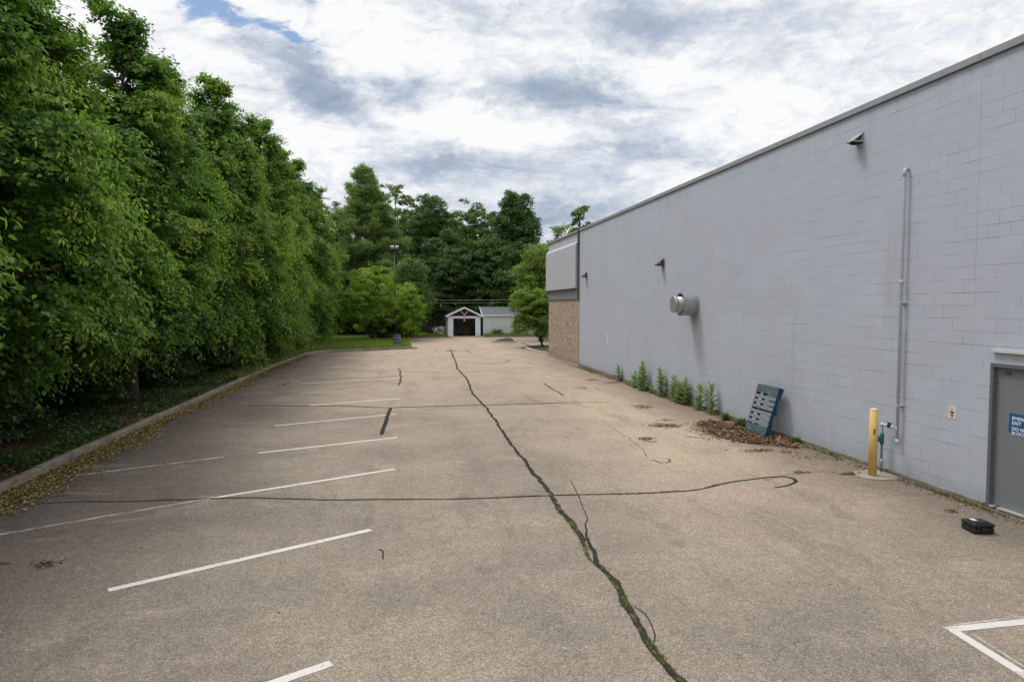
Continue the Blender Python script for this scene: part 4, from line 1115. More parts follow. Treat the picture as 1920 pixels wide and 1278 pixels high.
for (x, y, s, lab) in [(8.5, 17.0, 1.0, 'low weed tuft in the leaf drift, left one'), (8.42, 15.95, 1.15, 'low weed tuft touching the left side of the blue pallet'), (8.6, 13.85, .8, 'small weed tuft right of the blue pallet'), (8.6, 12.6, .4, 'tiny grass tuft at the wall left of the yellow bollard')]:
    n = int(240 * s); gg = np.random.default_rng(int(y * 10))
    th = gg.random(n) * 2 * PI; el = gg.uniform(.2, 1.4, n)
    D = np.column_stack([np.cos(th) * np.cos(el), np.sin(th) * np.cos(el), np.sin(el)])
    P = D * gg.random((n, 1)) * .12 * s
    o = leaf_object('weed_tuft', M_WEED, P, D, unit(gg.normal(0, .4, (n, 3)) + np.array([0, 0, 1])), .11 * s * gg.uniform(.5, 1.3, n), .035 * s, gg.random(n))
    o.location = (x, y, .0); tag(o, lab, 'weed', 'weed tufts along the wall foot')

# ------------------------------------------------------------------ building
M_COP = simple('coping metal', (.30, .31, .32), .5, .2, .08, 2)
M_FASC = simple('fascia panel paint', (.44, .458, .50), .6, 0, .05, 1.2)
M_BAND = simple('band grey paint', (.20, .21, .235), .6, 0, .06, 1.5)
M_TRIM = simple('dark trim', (.10, .105, .115), .6, 0, .1, 3)
def agg_mat():
    t = NT('exposed aggregate'); p = t.pos(); u = t.xyz(p)
    q = t.vec(u[0], u[1], u[2])
    cc = t.xyz(t.voro(q, 16, out='Color'))
    c = t.ramp(cc[0], [(0, (.14, .095, .07)), (.3, (.34, .24, .175)), (.6, (.52, .40, .30)), (.85, (.68, .56, .45)), (1, (.80, .72, .62))])
    d = t.voro(q, 16)
    c = t.mix(t.smooth(d, .45, .75), c, (.16, .13, .11))
    low = t.smooth(t.math('ADD', u[2], t.math('MULTIPLY', t.noise(p, 2, 4), .5)), .75, .2)
    c = t.mix(t.math('MULTIPLY', low, .6), c, (.24, .20, .185))
    return t.out(t.bsdf(c, .85, 0, t.bump(d, -.8, .03), .25))
M_AGG = agg_mat()
bld = thing('grey_building', 'long grey painted block building with metal coping and a stone faced far end', 'building', (A, 10, 0))
def bpart(m_, name, mat, bevel=0, parent=None):
    o = m_.build(name, mat, parent or bld, bevel)
    if parent is None: o.location = (-A, -10, 0)
    return o
DY0, DY1, DZ = 7.93, 9.0, 2.19     # door opening
m = MB()
m.box(A, A + .3, -12, DY0, .0, 6.785); m.box(A, A + .3, DY0, DY1, DZ, 6.785); m.box(A, A + .3, DY1, 33.40, .0, 6.785)
m.box(A + .3, 36, -12, -11.7, 0, 6.72); m.box(35.7, 36, -11.7, 41, 0, 6.72)
bpart(m, 'wall', M_WALL)
m = MB(); m.box(A + .3, 35.7, -11.7, 40.6, 6.3, 6.5); bpart(m, 'roof', simple('roof membrane', (.12, .12, .12), .9))
# coping: slightly sloped metal with a drip hem, in lengths
m = MB(); y = -12.0
while y < 40.9:
    y2 = min(y + 3.05, 40.95)
    m.prism([(A - .030, 6.785), (A - .030, 6.895), (A + .33, 6.93), (A + .33, 6.795)], 'y', y + .004, y2 - .004)
    y = y2
bpart(m, 'coping', M_COP)
m = MB(); m.box(A - .042, A - .001, -12, 40.95, 6.770, 6.783); bpart(m, 'drip_edge', M_TRIM)
m = MB(); m.prism([(9.02, -.02), (33.3, -.02), (33.3, .17), (24, .13), (14, .085), (9.02, .055)], 'x', A - .05, A - .002)
m.box(A - .055, A - .002, 9.02, 9.5, .1001, .1002) if False else None
bpart(m, 'foundation', M_FOUND)
# stone faced end
m = MB(); m.box(A + .03, A + .3, 33.5, 40.85, .0, 3.41); m.box(A + .3, 20, 40.55, 40.85, 0, 3.41); bpart(m, 'stone_panel', M_AGG)
m = MB(); m.box(A + .01, A + .3, 33.5, 40.88, 3.412, 3.97); bpart(m, 'band', M_BAND)
m = MB(); m.box(A - .12, A + .3, 33.75, 41.02, 3.972, 6.18)
m.prism([(A - .12, 6.18), (A + .3, 6.18), (A + .3, 6.34), (A, 6.34)], 'y', 33.75, 41.02)
m.box(A + .3, 20, 40.7, 41.02, 3.972, 6.34)
bpart(m, 'fascia_panel', M_FASC)
m = MB(); m.box(A + .02, A + .3, 33.5, 40.85, 6.342, 6.78); bpart(m, 'parapet', M_FASC)
m = MB(); m.box(A - .10, A - .0, 33.40, 33.50, 3.40, 6.95); m.box(A, A + .3, 33.402, 33.498, 0, 6.7); bpart(m, 'corner_trim', M_TRIM)
m = MB(); m.box(A - .02, A + .029, 33.5, 40.88, 3.395, 3.411); m.box(A - .125, A - .05, 33.75, 41.02, 3.955, 3.971); bpart(m, 'flashing', M_TRIM)
m = MB(); m.box(A - .03, A + .028, 33.3, 40.9, -.02, .06); bpart(m, 'plinth', M_CONC)
# control joint scars and light patch on the wall
M_SEAL = simple('joint sealant', (.37, .39, .43), .8)
for yy_, z0, z1 in ((9.34, 3.3, 6.69), (10.98, .10, .72), (28.9, 2.2, 6.69)):
    m = MB(); m.box(A - .0015, A, yy_, yy_ + .008, z0, z1); bpart(m, 'control_joint', M_SEAL)
m = MB(); m.box(A - .006, A - .001, 28.5, 28.68, 1.38, 1.84); bpart(m, 'blank_plate', simple('white plate', (.62, .62, .60), .6))
m = MB(); m.box(A - .055, A - .001, 7.8, 8.96, 2.375, 2.40); m.box(A - .055, A - .045, 7.8, 8.96, 2.355, 2.375); bpart(m, 'door_drip_cap', simple('light metal', (.55, .55, .56), .5))
# door
M_DOOR = simple('door grey paint', (.175, .19, .205), .5, 0, .05, 1.5, .35)
M_FRAME = simple('door frame paint', (.12, .128, .138), .5, 0, .06, 2)
door = MB().box(A + .055, A + .10, DY0 + .055, DY1 - .055, .05, DZ - .055).build('door', M_DOOR, bld, .003); door.location = (-A, -10, 0)
m = MB()
m.box(A - .012, A + .14, DY0, DY0 + .055, .02, DZ); m.box(A - .012, A + .14, DY1 - .055, DY1, .02, DZ); m.box(A - .012, A + .14, DY0 + .055, DY1 - .055, DZ - .055, DZ)
m.build('frame', M_FRAME, door, .002)
m = MB(); m.box(A + .040, A + .0545, DY1 - .20, DY1 - .30, 2.035, 2.075); m.build('vent_plate', M_TRIM, door)
m = MB(); m.box(A - .02, A + .12, DY0 + .06, DY1 - .2, .02, .045); m.box(A - .02, A + .12, DY1 - .13, DY1 - .06, .02, .045); m.build('threshold', simple('aluminium', (.62, .62, .62), .4, .5), door)
m = MB(); m.tube([(A + .02, DY0 + .13, 1.0), (A + .055, DY0 + .13, 1.0)], .025, 12); m.tube([(A + .0, DY0 + .13, 1.0), (A + .0, DY0 + .24, 1.0)], .012, 8); m.build('handle', simple('steel', (.5, .5, .5), .3, .9), door)
for zz in (.28, 1.1, 1.93):
    m = MB(); m.tube([(A + .047, DY1 - .058, zz - .055), (A + .047, DY1 - .058, zz + .055)], .010, 8); m.build('hinge', M_TRIM, door)
# sign sheet with a torn lower edge, bottom line of lettering half torn off
SX = A + .052
sy0, sy1 = 8.70, 8.16   # left, right edges as seen from the lot
def S(u, w): return (sy0 - u, w)
poly = [S(0, 1.475), S(.54, 1.475), S(.54, 1.17), S(.47, 1.19), S(.42, 1.15), S(.34, 1.18), S(.27, 1.16), S(.20, 1.165), S(.13, 1.185), S(.10, 1.155), S(.035, 1.20), S(-.012, 1.20)]
m = MB(); m.prism(poly, 'x', SX - .003, SX)
sg = m.build('exit_sign', simple('sign blue', (.012, .095, .25), .45, 0, .05, 3), door)
M_WHITE = simple('sign white', (.72, .74, .76), .5, 0, .03, 5)
def text(body, size, xyz, parent, mat, name='lettering', ext=.0008, sx=1.0, bold=.003):
    cu = bpy.data.curves.new('t', 'FONT'); cu.body = body; cu.size = size; cu.extrude = ext; cu.offset = bold * size * 4; cu.space_character = 1.02
    o = bpy.data.objects.new('t', cu); col.objects.link(o)
    bpy.context.view_layer.update()
    me = bpy.data.meshes.new_from_object(o.evaluated_get(bpy.context.evaluated_depsgraph_get()))
    bpy.data.objects.remove(o)
    Mx = Matrix(((0, 0, -1, xyz[0]), (-sx, 0, 0, xyz[1]), (0, 1, 0, xyz[2]), (0, 0, 0, 1)))
    me.transform(Mx)
    me.materials.clear(); me.materials.append(mat)
    q = bpy.data.objects.new(name, me); col.objects.link(q); q.parent = parent
    return q
for body, zz in (('EMERGENCY', 1.385), ('EXIT', 1.315), ('DO NOT', 1.232), ('BLOCK', 1.168)):
    text(body, .066, (SX - .0045, sy0 - .045, zz), sg, M_WHITE, sx=1.12, bold=.006)

# ------------------------------------------------------------------ wall fixtures (each its own thing)
M_FIX = simple('fixture bronze', (.13, .13, .13), .5, .3, .1, 10)
M_FIXL = simple('fixture grey', (.34, .345, .35), .5, .2, .1, 10)
M_BLACK = simple('black void', (.008, .008, .009), .7)
def wall_light(y, z, s, lab, tone):
    e = thing('wall_light', lab, 'light', (A, y, z), 0, 'wedge shaped lights on the grey wall')
    w = .17 * s; d = .34 * s; h = .17 * s
    m = MB()   # hood: sloping top, back plate, triangular cheeks as frames
    m.prism([(-.001, h), (-.001, h - .02), (-d, -h * .62 - .012), (-d - .01, -h * .62 + .006)], 'y', -w, w)
    m.box(-.015, -.001, -w, w, -h, h)
    for s_ in (-1, 1):
        y0 = s_ * w; y1 = s_ * (w - .012)
        a, b = min(y0, y1), max(y0, y1)
        m.prism([(-.015, h - .02), (-.015, -h * .55), (-.09 * s, -h * .55), (-.055 * s, h * .35)], 'y', a, b)
        m.prism([(-.015, -h * .45), (-d, -h * .62), (-d, -h * .80), (-.015, -h * .80)], 'y', a, b)
    m.build('hood', tone, e, .002)
    m = MB(); m.box(-d * .72, -.016, -w * .85, w * .85, -h * 1.02, -h * .4); m.build('lens', M_BLACK, e, .004)
    return e
wall_light(12.15, 6.27, .62, 'wedge shaped wall light high near the coping, above the tall pipe', M_FIXL)
wall_light(22.24, 4.54, .74, 'small wedge wall light above and left of the round exhaust vent', M_FIX)
wall_light(32.06, 4.56, .74, 'farthest wedge wall light, next to the dark corner trim', M_FIX)
# exhaust vent
M_GALV = simple('galvanised vent', (.36, .365, .37), .42, .45, .10, 6, .4)
e = thing('exhaust_vent', 'large round galvanised exhaust vent sticking out of the wall', 'vent', (A, 19.68, 3.10))
def ring(m_, x0, x1, r0, r1, n=40):
    prof = [(x0, r0), (x0, r1), (x1, r1), (x1, r0)]
    vs = []; fs = []
    for k in range(n):
        a = 2 * PI * k / n
        for x_, r in prof: vs.append((x_, math.cos(a) * r, math.sin(a) * r))
    for k in range(n):
        k2 = (k + 1) % n
        for j in range(4):
            fs.append((k * 4 + j, k * 4 + (j + 1) % 4, k2 * 4 + (j + 1) % 4, k2 * 4 + j))
    m_.add(vs, fs, None, True)
m = MB(); ring(m, -.44, -.06, .335, .345); ring(m, -.455, -.437, .333, .353); ring(m, -.15, -.11, .340, .358); o = m.build('collar', M_GALV, e)
es = o.modifiers.new('split', 'EDGE_SPLIT'); es.split_angle = math.radians(35)
m = MB(); ring(m, -.06, -.001, .20, .38); o = m.build('flange', M_GALV, e); es = o.modifiers.new('split', 'EDGE_SPLIT'); es.split_angle = math.radians(35)
m = MB(); m.tube([(-.01, 0, 0), (-.62, 0, 0)], .235, 40)
m.tube([(-.60, 0, 0), (-.61, 0, 0), (-.68, 0, 0), (-.69, 0, 0)], [.245, .252, .252, .240], 40); m.build('cap', M_GALV, e)
m = MB(); m.tube([(-.06, 0, 0), (-.065, 0, 0)], .33, 32); m.build('inner_shadow_plate', M_BLACK, e)
for k in range(3):
    m = MB()
    a = .5 + k * 2 * PI / 3; m.tube([(-.38, math.cos(a) * .235, math.sin(a) * .235), (-.38, math.cos(a) * .333, math.sin(a) * .333)], .008, 6)
    m.build('bracket', M_GALV, e)
# tall conduit
M_PIPE = simple('pipe painted grey', (.46, .475, .52), .5, 0, .06, 4)
e = thing('tall_pipe', 'tall thin grey riser pipe strapped to the wall near the door', 'pipe', (A - .075, 10.83, 0))
m = MB(); m.tube([(0, 0, .68), (0, 0, 5.36), (.008, 0, 5.41), (.03, 0, 5.43), (.07, 0, 5.43)], .025, 12); m.build('riser', M_PIPE, e)
m = MB()
m.tube([(0, 0, 5.30), (0, 0, 5.38), (.012, 0, 5.425), (.045, 0, 5.43)], .031, 12)
m.build('elbow', M_PIPE, e)
m = MB(); m.tube([(0, 0, 3.44), (0, 0, 3.50)], .038, 12); m.build('coupling', M_PIPE, e)
for zz in (1.28, 3.1):
    m = MB(); m.box(-.034, .074, -.034, .034, zz - .010, zz + .010); m.box(.062, .0745, -.09, .09, zz - .012, zz + .012)
    m.build('strap', M_PIPE, e)
# gas branch with valve
M_WPIPE = simple('white paint pipe', (.58, .58, .57), .45, 0, .12, 14)
M_TEAL = simple('teal valve paint', (.03, .14, .15), .5, 0, .2, 10)
M_GPIPE = simple('dark steel pipe', (.14, .17, .18), .5, .4, .2, 10)
e = thing('gas_pipe', 'gas pipe with teal regulator rising behind the yellow bollard', 'pipe', (8.62, 11.15, 0))
m = MB(); m.tube([(.05, -.32, .60), (.05, -.32, .85), (.03, -.31, .88), (0, -.27, .89), (0, 0, .89)], .020, 10)
m.tube([(.05, -.32, .60), (.05, -.32, .68)], .027, 10); m.tube([(0, -.30, .89), (0, -.27, .89)], .028, 10); m.tube([(0, -.05, .89), (0, 0.025, .89)], .028, 10)
m.tube([(0, -.12, .89), (0, -.08, .89)], .030, 8)
m.build('branch_pipe', M_WPIPE, e)
m = MB(); m.tube([(0, -.23, .89), (0, -.15, .89)], .030, 8); m.box(-.012, .012, -.20, -.17, .91, .945); m.box(-.012, .012, -.25, -.13, .945, .953); m.build('stopcock', M_BLACK, e)
m = MB(); m.tube([(0, 0, .87), (0, 0, .0)], .018, 10); m.build('standpipe', M_GPIPE, e)
m = MB(); m.tube([(0, 0, .74), (0, 0, .70), (0, 0, .56), (0, 0, .52)], [.028, .038, .038, .028], 12)
m.tube([(-.02, .03, .62), (-.11, .06, .62)], .052, 16); m.tube([(-.11, .06, .62), (-.125, .065, .62)], [.052, .03], 16); m.build('regulator', M_TEAL, e)
m = MB(); m.tube([(0, 0, .08), (0, 0, .14), (0, 0, .15), (0, 0, .22), (0, 0, .23), (0, 0, .26)], [.022, .022, .034, .034, .026, .026], 8); m.build('ground_fitting', simple('galv fitting', (.4, .4, .4), .4, .6), e)
# bollard and pad
M_YEL = simple('bollard yellow paint', (.60, .395, .13), .5, 0, .06, 8, .35)
e = thing('bollard', 'pale yellow round steel bollard guarding the gas pipe', 'bollard', (8.27, 10.92, .02))
m = MB(); m.tube([(0, 0, -.02), (0, 0, 1.17)], .070, 28); m.build('post', M_YEL, e)
m = MB(); m.tube([(0, 0, 1.17), (0, 0, 1.185), (0, 0, 1.205), (0, 0, 1.213)], [.070, .067, .045, .01], 28); m.build('concrete_cap', simple('cap', (.62, .54, .36), .8), e)
m = MB(); a = math.radians(245); m.box(-.006, .006, -.014, .014, -.05, .05, Matrix.Translation((math.cos(a) * .069, math.sin(a) * .069, .80)) @ Matrix.Rotation(a, 4, 'Z')); m.build('chip', M_TRIM, e)
m = MB(); m.prism([(7.98, 10.98), (8.05, 10.72), (8.25, 10.62), (8.52, 10.60), (8.66, 10.72), (8.66, 11.35), (8.42, 11.32), (8.12, 11.25)], 'z', -.02, .022)
tag(m.build('concrete_pad', M_CONC, bevel=.006), 'small cracked concrete pad under the yellow bollard', 'concrete pad')
# small notice
e = thing('wall_notice', 'small white notice plate with a red mark beside the door', 'sign', (A, 9.70, 1.33))
MB().box(-.006, -.001, -.075, .075, -.10, .10).build('plate', simple('notice white', (.66, .64, .58), .6, 0, .04, 4), e, .001)
m = MB(); m.prism([(-.035, -.045), (0, -.085), (.035, -.045), (.02, -.03), (-.02, -.03)], 'x', -.008, -.0062); m.build('red_mark', simple('notice red', (.55, .02, .03), .5), e)
m = MB(); m.box(-.0078, -.0062, -.04, .04, -.02, .02); m.build('dark_panel', simple('notice grey', (.10, .11, .12), .6), e)
m = MB(); m.box(-.0078, -.0062, -.02, .055, .068, .076); m.box(-.0078, -.0062, -.045, .055, .045, .051); m.build('print', simple('notice print', (.3, .3, .3), .6), e)
# black case
e = thing('black_case', 'small black hard case with a white label lying on the asphalt', 'case', (7.66, 8.0, .0), math.radians(-9)); e.scale = (.76, .95, 1.12)
M_CASE = simple('case plastic', (.010, .012, .014), .38, 0, .1, 8, .5)
m = MB(); m.box(-.18, .18, -.145, .145, .008, .075); m.build('base', M_CASE, e, .016)
m = MB(); m.box(-.185, .185, -.15, .15, .079, .125); m.build('lid', M_CASE, e, .018)
m = MB(); m.box(-.13, .13, -.10, .10, .1255, .134); m.build('lid_rib', M_CASE, e, .004)
m = MB(); m.box(-.10, -.015, -.015, .085, .1345, .1360); m.build('label', simple('label white', (.55, .57, .58), .5), e)
m = MB(); m.tube([(-.06, -.15, .075), (-.06, -.185, .075), (.06, -.185, .075), (.06, -.15, .075)], .009, 8); m.build('handle', M_CASE, e)
for s_ in (-.12, .12): MB().box(s_ - .02, s_ + .02, -.162, -.146, .05, .105).build('latch', M_CASE, e, .003)

# ------------------------------------------------------------------ pallet
def wood_mat(name, a, b, worn, amt):
    t = NT(name); p = t.obj()
    st = t.vmath('MULTIPLY', p, (20, 3, 20))
    n1 = t.noise(st, 2.2, 6, .7); n2 = t.noise(p, 9, 5, .7)
    c = t.mix(n1, a, b); c = t.mix(t.math('MULTIPLY', t.smooth(n2, .46, .66), amt), c, worn)
    return t.out(t.bsdf(c, .75, 0, t.bump(n1, .5, .01), .25))
M_PB = wood_mat('weathered blue wood', (.035, .065, .080), (.075, .115, .135), (.17, .20, .205), .5)
M_PB2 = wood_mat('lit worn grey blue wood', (.13, .155, .175), (.20, .225, .245), (.30, .31, .31), .45)  # worn middle slats, colour lightened to paint in the light on them
M_PBS = wood_mat('blue pallet side', (.008, .035, .075), (.015, .065, .125), (.12, .15, .17), .3)
tilt = math.atan2(.36, 1.17)
e = thing('wooden_pallet', 'weathered blue wooden pallet leaning against the grey wall', 'pallet', (8.27, 14.93, .045), 0)
e.rotation_euler = (0, tilt, math.radians(0)); e.scale = (.94, .92, .95)
# local: x depth (front at -x), y across, z up the pallet
Wd = .51; Hh = 1.21
for y0 in (-Wd, -.17, .40 - .0):
    pass
for y0, w in ((-Wd, .045), (.12, .045), (Wd - .045, .045)):
    nm = 'stringer'
    m = MB()
    # notched stringer
    prof = [(-.075, 0), (-.075, Hh), (.03, Hh), (.03, .92), (.0, .90), (.0, .70), (.03, .68), (.03, .53), (.0, .51), (.0, .31), (.03, .29), (.03, 0)]
    prof = [(a + .0, b) for a, b in prof]
    m.prism(prof, 'y', y0, y0 + w); m.build(nm, M_PBS, e, .002)
zs = [(.0, .20, M_PB)] + [(.225 + i * .128, .225 + i * .128 + .082, M_PB2) for i in range(6)] + [(1.0, Hh, M_PB)]
for i, (z0, z1, mt) in enumerate(zs):
    rr_ = random.Random(i)
    m = MB(); m.box(-.096 - .0, -.077, -Wd + rr_.uniform(-.006, .004), Wd + rr_.uniform(-.004, .006), z0, z1, Matrix.Rotation(rr_.uniform(-.004, .004), 4, 'X'))
    m.build('front_board', mt, e, .003)
for z0, z1 in ((0, .13), (.54, .67), (1.08, Hh)):
    MB().box(.0325, .052, -Wd, Wd, z0, z1).build('back_board', M_PB, e, .003)
m = MB()
for z0, z1 in ((.015, .09), (.93, 1.19)):
    m.box(-.07, .028, -Wd + .05, Wd - .05, z0, z0 + .02)
# ------------------------------------------------------------------ lamp post, drum
M_POLE = simple('dark bronze pole', (.055, .05, .042), .5, .3, .1, 3)
lx, ly, _ = at(741, 58)
e = thing('lamp_post', 'tall thin dark lamp post with two box floodlights at the kerb island', 'lamp post', (lx, ly, .1))
lh = hgt(463, 58) - .1
m = MB(); m.tube([(0, 0, -.1), (0, 0, lh - .25)], [.085, .055], 12); m.build('pole', M_POLE, e)
m = MB(); m.tube([(0, 0, -.05), (0, 0, .45)], .22, 16); m.build('footing', M_CONC, e)
m = MB(); m.tube([(-.24, 0, lh - .22), (.24, 0, lh - .22)], .03, 8); m.build('crossarm', M_POLE, e)
for s_ in (-1, 1):
    Mx = Matrix.Translation((s_ * .19, -.06, lh - .06)) @ Matrix.Rotation(math.radians(32), 4, 'X') @ Matrix.Rotation(math.radians(-14 * s_), 4, 'Z')
    hd = MB().box(-.14, .14, -.15, .15, -.10, .10, Mx).build('lamp_head', simple('lamp head grey', (.24, .24, .225), .5, .2), e, .01)
    MB().box(-.11, .11, -.156, -.1505, -.08, .08, Mx).build('lens', simple('lamp lens', (.32, .33, .32), .25), hd)
M_BLUE = simple('drum blue grey', (.085, .135, .185), .5, .1, .15, 4)
e = thing('blue_drum', 'blue grey steel drum standing behind the kerb under the lamp post', 'drum', (-.46, 50.75, .11))
R0 = .27
m = MB(); prof = []
for z in (0, .02, .03, .28, .30, .32, .56, .58, .60, .84, .855, .87): prof.append(z)
rad = [R0 + .012, R0 + .012, R0, R0, R0 + .014, R0, R0, R0 + .014, R0, R0, R0 + .012, R0 + .012]
m.tube([(0, 0, z) for z in prof], rad, 28, False); m.build('shell', M_BLUE, e)
m = MB(); m.tube([(0, 0, .80), (0, 0, .81)], R0 - .004, 24); m.build('lid', simple('drum inside', (.05, .06, .07), .7), e)

# ------------------------------------------------------------------ garage and shed
def siding_mat(name, c, pitch):
    t = NT(name); p = t.pos(); z = t.xyz(p)[2]
    fr = t.math('FRACT', t.math('DIVIDE', z, pitch))
    sh = t.smooth(fr, .0, .12, .55, 1)
    cc = t.mix(1, c, t.vec(sh, sh, sh), 'MULTIPLY')
    cc = t.mix(1, cc, t.ramp(t.noise(p, 3, 5, .7), [(.3, .85), (.7, 1.05)]), 'MULTIPLY')
    return t.out(t.bsdf(cc, .6, 0, t.bump(fr, .6, .03), .3))
M_SID = siding_mat('white siding', (.78, .83, .88), .2)
M_GAR = siding_mat('white clapboard', (.62, .68, .68), .14)
M_TRIMW = simple('white trim', (.80, .83, .88), .5, 0, .05, 4)
M_ROOF = litho('dark shingles', (.035, .04, .045), (.08, .085, .09), 4.0)
M_ROOF2 = litho('grey shingles', (.09, .10, .11), (.17, .18, .19), 4.0)
M_GAB = simple('dark gable siding', (.018, .018, .026), .6)
gx0, gx1, gy0, gy1 = 4.42, 7.68, 68.4, 74.4
e = thing('garage', 'small white garage with dark gable, its door standing open', 'garage', ((gx0 + gx1) / 2, gy0, 0))
ox, oy = (gx0 + gx1) / 2, gy0
def gp(m_, name, mat, par=e, bev=0):
    o = m_.build(name, mat, par, bev)
    if par is e: o.location = (-ox, -oy, 0)
    return o
WH = 2.05; RH = 2.88
m = MB(); m.box(gx0, gx0 + .12, gy0 + .12, gy1, 0, WH); m.box(gx1 - .12, gx1, gy0 + .12, gy1, 0, WH); m.box(gx0 + .12, gx1 - .12, gy1 - .12, gy1, 0, WH)
gp(m, 'wall', M_GAR)
m = MB(); dx0, dx1 = gx0 + .52, gx1 - .52
m.box(gx0, dx0, gy0, gy0 + .12, 0, WH); m.box(dx1, gx1, gy0, gy0 + .12, 0, WH); m.box(dx0, dx1, gy0, gy0 + .12, 1.83, WH)
gp(m, 'front_wall', M_TRIMW)
m = MB(); m.prism([(gx0 + .05, WH + .002), (gx1 - .05, WH + .002), ((gx0 + gx1) / 2, RH - .06)], 'y', gy0 + .03, gy0 + .12)
gp(m, 'gable', M_GAB)
m = MB(); cx = (gx0 + gx1) / 2
for s_ in (-1, 1):
    xe = cx + s_ * ((gx1 - gx0) / 2 + .22); m.prism([(cx, RH), (xe, WH - .06), (xe, WH + .04), (cx, RH + .10)], 'y', gy0 - .22, gy1 + .2)
rf = gp(m, 'roof', M_ROOF)
m = MB()
for s_ in (-1, 1):
    xe = cx + s_ * ((gx1 - gx0) / 2 + .23); m.prism([(cx, RH - .06), (xe, WH - .13), (xe, WH + .05), (cx, RH + .11)], 'y', gy0 - .26, gy0 - .222)
m.build('barge_board', M_TRIMW, rf)
m = MB(); m.box(gx0 + .121, gx1 - .121, gy0 + .13, gy1 - .121, -.01, .07); gp(m, 'floor', M_CONC)
m = MB(); m.box(dx0 + .05, dx1 - .05, gy0 + .14, gy0 + 2.2, 1.86, 1.90); gp(m, 'overhead_door', M_TRIMW)
m = MB(); m.box(cx + .1, cx + .8, gy0 + 2.5, gy0 + 3.1, .08, 1.0); m.box(cx - 1.0, cx - .5, gy0 + 3, gy0 + 3.5, .08, 1.5); 
o = m.build('stored_boxes', simple('cardboard', (.16, .11, .075), .8)); tag(o, 'brown boxes stored in the dark inside the garage', 'boxes')
# bunting ornament hanging from the gable
M_RW = NT('striped cloth'); tt = M_RW; p_ = tt.pos(); u_ = tt.xyz(p_)
st_ = tt.smooth(tt.math('FRACT', tt.math('MULTIPLY', u_[0], 12)), .45, .55)
M_RW = tt.out(tt.bsdf(tt.mix(st_, (.45, .05, .05), (.62, .58, .55)), .8))
e2 = thing('ribbon_bow', 'red and white striped bow hanging on the dark garage gable', 'bow', (cx, gy0 - .28, 2.28))
m = MB()
for s_ in (-1, 1): m.prism([(0, -.04), (s_ * .32, .30), (s_ * .37, .22), (s_ * .10, -.06)], 'y', -.02, .02)
m.build('loop', M_RW, e2)
m = MB(); m.prism([(-.05, 0), (.06, 0), (.03, -.45), (.08, -.72), (-.10, -.74), (-.07, -.45)], 'y', -.025, .015); m.build('tail', M_RW, e2)
# shed
sx0, sx1, sy0_, sy1_ = 8.0, 14.4, 68.6, 72.6
e = thing('white_shed', 'long white sided shed with grey roof right of the open garage', 'shed', (sx0, sy0_, 0)); ox, oy = sx0, sy0_
def sp_(m_, name, mat):
    o = m_.build(name, mat, e); o.location = (-ox, -oy, 0); return o
m = MB(); m.box(sx0, sx1, sy0_, sy0_ + .12, .0, 2.20); m.box(sx0, sx0 + .12, sy0_ + .12, sy1_, 0, 2.20); m.box(sx1 - .12, sx1, sy0_ + .12, sy1_, 0, 2.2); m.box(sx0 + .12, sx1 - .12, sy1_ - .12, sy1_, 0, 2.2)
sp_(m, 'wall', M_SID)
my = (sy0_ + sy1_) / 2
m = MB(); m.prism([(sy0_ + .05, 2.202), (sy1_ - .05, 2.202), (my, 2.85)], 'x', sx0 + .02, sx0 + .12); sp_(m, 'gable', M_GAB)
m = MB(); m.prism([(my, 2.88), (sy0_ - .2, 2.13), (sy0_ - .2, 2.22), (my, 2.98)], 'x', sx0 - .15, sx1 + .15); m.prism([(my, 2.88), (sy1_ + .2, 2.13), (sy1_ + .2, 2.22), (my, 2.98)], 'x', sx0 - .15, sx1 + .15)
sp_(m, 'roof', M_ROOF2)
m = MB(); m.prism([(my, 2.84), (sy0_ - .22, 2.08), (sy0_ - .22, 2.24), (my, 3.0)], 'x', sx0 - .19, sx0 - .151); m.box(sx0 - .15, sx1 + .15, sy0_ - .235, sy0_ - .205, 2.07, 2.20); sp_(m, 'fascia_board', M_TRIMW)
for xx_ in (sx0 + .005, sx1 - .115):
    m = MB(); m.box(xx_ - .01, xx_ + .11, sy0_ - .012, sy0_ - .001, .02, 2.06); sp_(m, 'corner_board', M_TRIMW)
# white vent stack behind the garage eave
m = MB(); m.tube([(7.95, 74.9, -.03), (7.95, 74.9, 3.05)], .07, 10); tag(m.build('white_post', M_TRIMW), 'white post standing in the gap between garage and shed', 'post')
# back fence left of the garage
e = thing('back_fence', 'dim grey board fence in the shade left of the garage', 'fence', (1.5, 77, 0))
m = MB()
for i in range(70):
    x_ = -5.0 + i * .15; m.box(x_, x_ + .135, -.012, .012, .08, 1.9 + .02 * math.sin(i * 2.3))
M_FEN = litho('grey fence boards', (.10, .10, .10), (.19, .185, .18), 2)
m.build('boards', M_FEN, e)
m = MB(); m.box(-5, 5.6, .013, .06, .4, .5); m.box(-5, 5.6, .013, .06, 1.5, 1.6); m.build('rail', M_FEN, e)
for i in range(5): MB().box(-5 + i * 2.6, -4.9 + i * 2.6, .061, .16, -.05, 1.95).build('post', M_FEN, e)
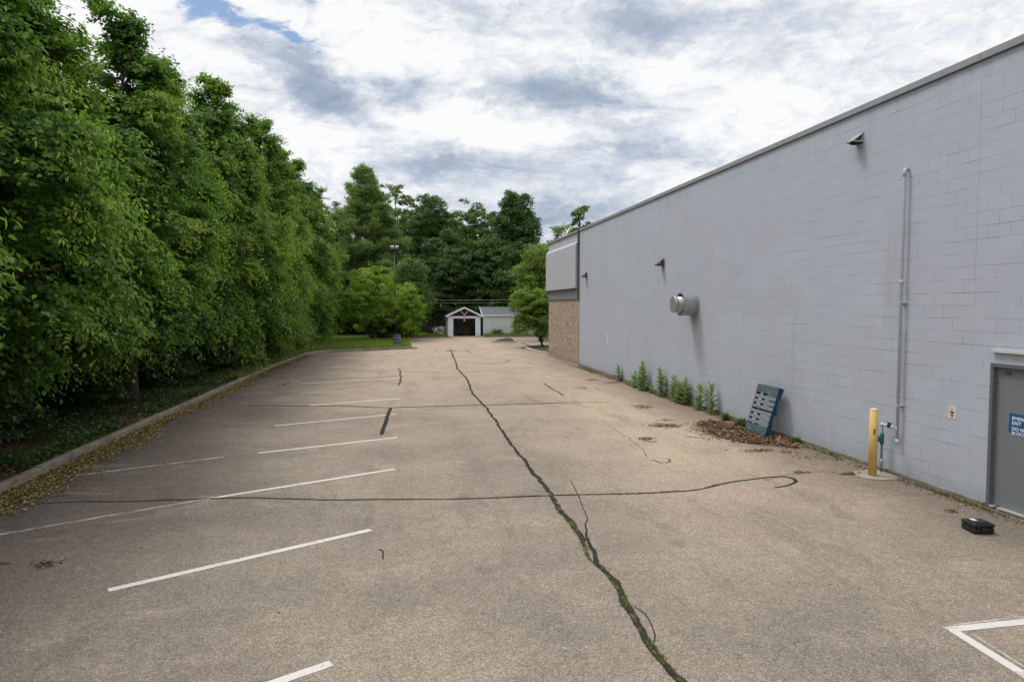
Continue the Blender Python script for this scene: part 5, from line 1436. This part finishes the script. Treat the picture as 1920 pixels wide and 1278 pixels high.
# dark logs / low trailer shape by the fence
m = MB(); r_ = random.Random(4)
e = thing('log_pile', 'low pile of dark logs in the shade left of the garage', 'logs', (2.0, 72.0, .1))
for j in range(3):
    for i in range(6 - j):
        m = MB(); yy_ = i * .27 + j * .13; m.tube([(-1.6 + r_.uniform(-.15, .1), yy_, .12 + j * .22), (1.5 + r_.uniform(-.1, .15), yy_, .13 + j * .22)], .125, 10); m.build('log', M_BARK, e)
# flowering bush by the garage corner
cr, tm = broad(70, .75, .65, .02, 1800, .09, 6, 'round', clump=.2, trunkr=.01)
e = make_tree('flowering_bush', 'small bush with white blossoms at the left corner of the garage', 'bush', (3.55, 67.9, .06), cr, tm, M_UNDER, M_BARK)
cr2, tm2 = broad(71, .85, .68, .3, 260, .16, 6, 'round', clump=.25, trunkr=.005)
leaf_object('blossoms', M_WHITEF, parent=e, **cr2)
for (x, y, s, lab) in ((9.3, 68.15, .9, 'low green plants at the foot of the white shed, left patch'), (11.2, 68.2, .8, 'low green plants at the foot of the white shed, right patch')):
    cr, tm = broad(int(x * 10), .6, 1.0, .0, 1500, .10, 8, 'round', clump=.22, trunkr=.01)
    make_tree('low_plant', lab, 'plant', (x, y, .05), cr, tm, M_MIDG, M_BARK, 'low plants along the shed wall', 0, (s, .45, s))
# overhead wires
def wire(p0, p1, sag, lab, rr=.014):
    m_ = MB(); p0 = Vector(p0); p1 = Vector(p1); pts = []
    for i in range(25):
        u = i / 24; q = p0.lerp(p1, u); q.z -= sag * 4 * u * (1 - u); pts.append(q)
    m_.tube(pts, rr, 5); tag(m_.build('overhead_wire', simple('wire', (.25, .25, .25), .5) if 'wire' not in bpy.data.materials else bpy.data.materials['wire']), lab, 'wire', 'wires strung in front of the dark maples')
wire((-3, 67.5, 3.75), (19, 66.0, 4.05), .25, 'upper thin wire crossing in front of the dark maples', .02)
wire((-3, 67.3, 3.45), (19, 66.0, 3.65), .18, 'lower thin wire crossing in front of the dark maples', .015)
print('objects', len(bpy.data.objects), 'tris', sum(len(m_.polygons) for m_ in bpy.data.meshes))
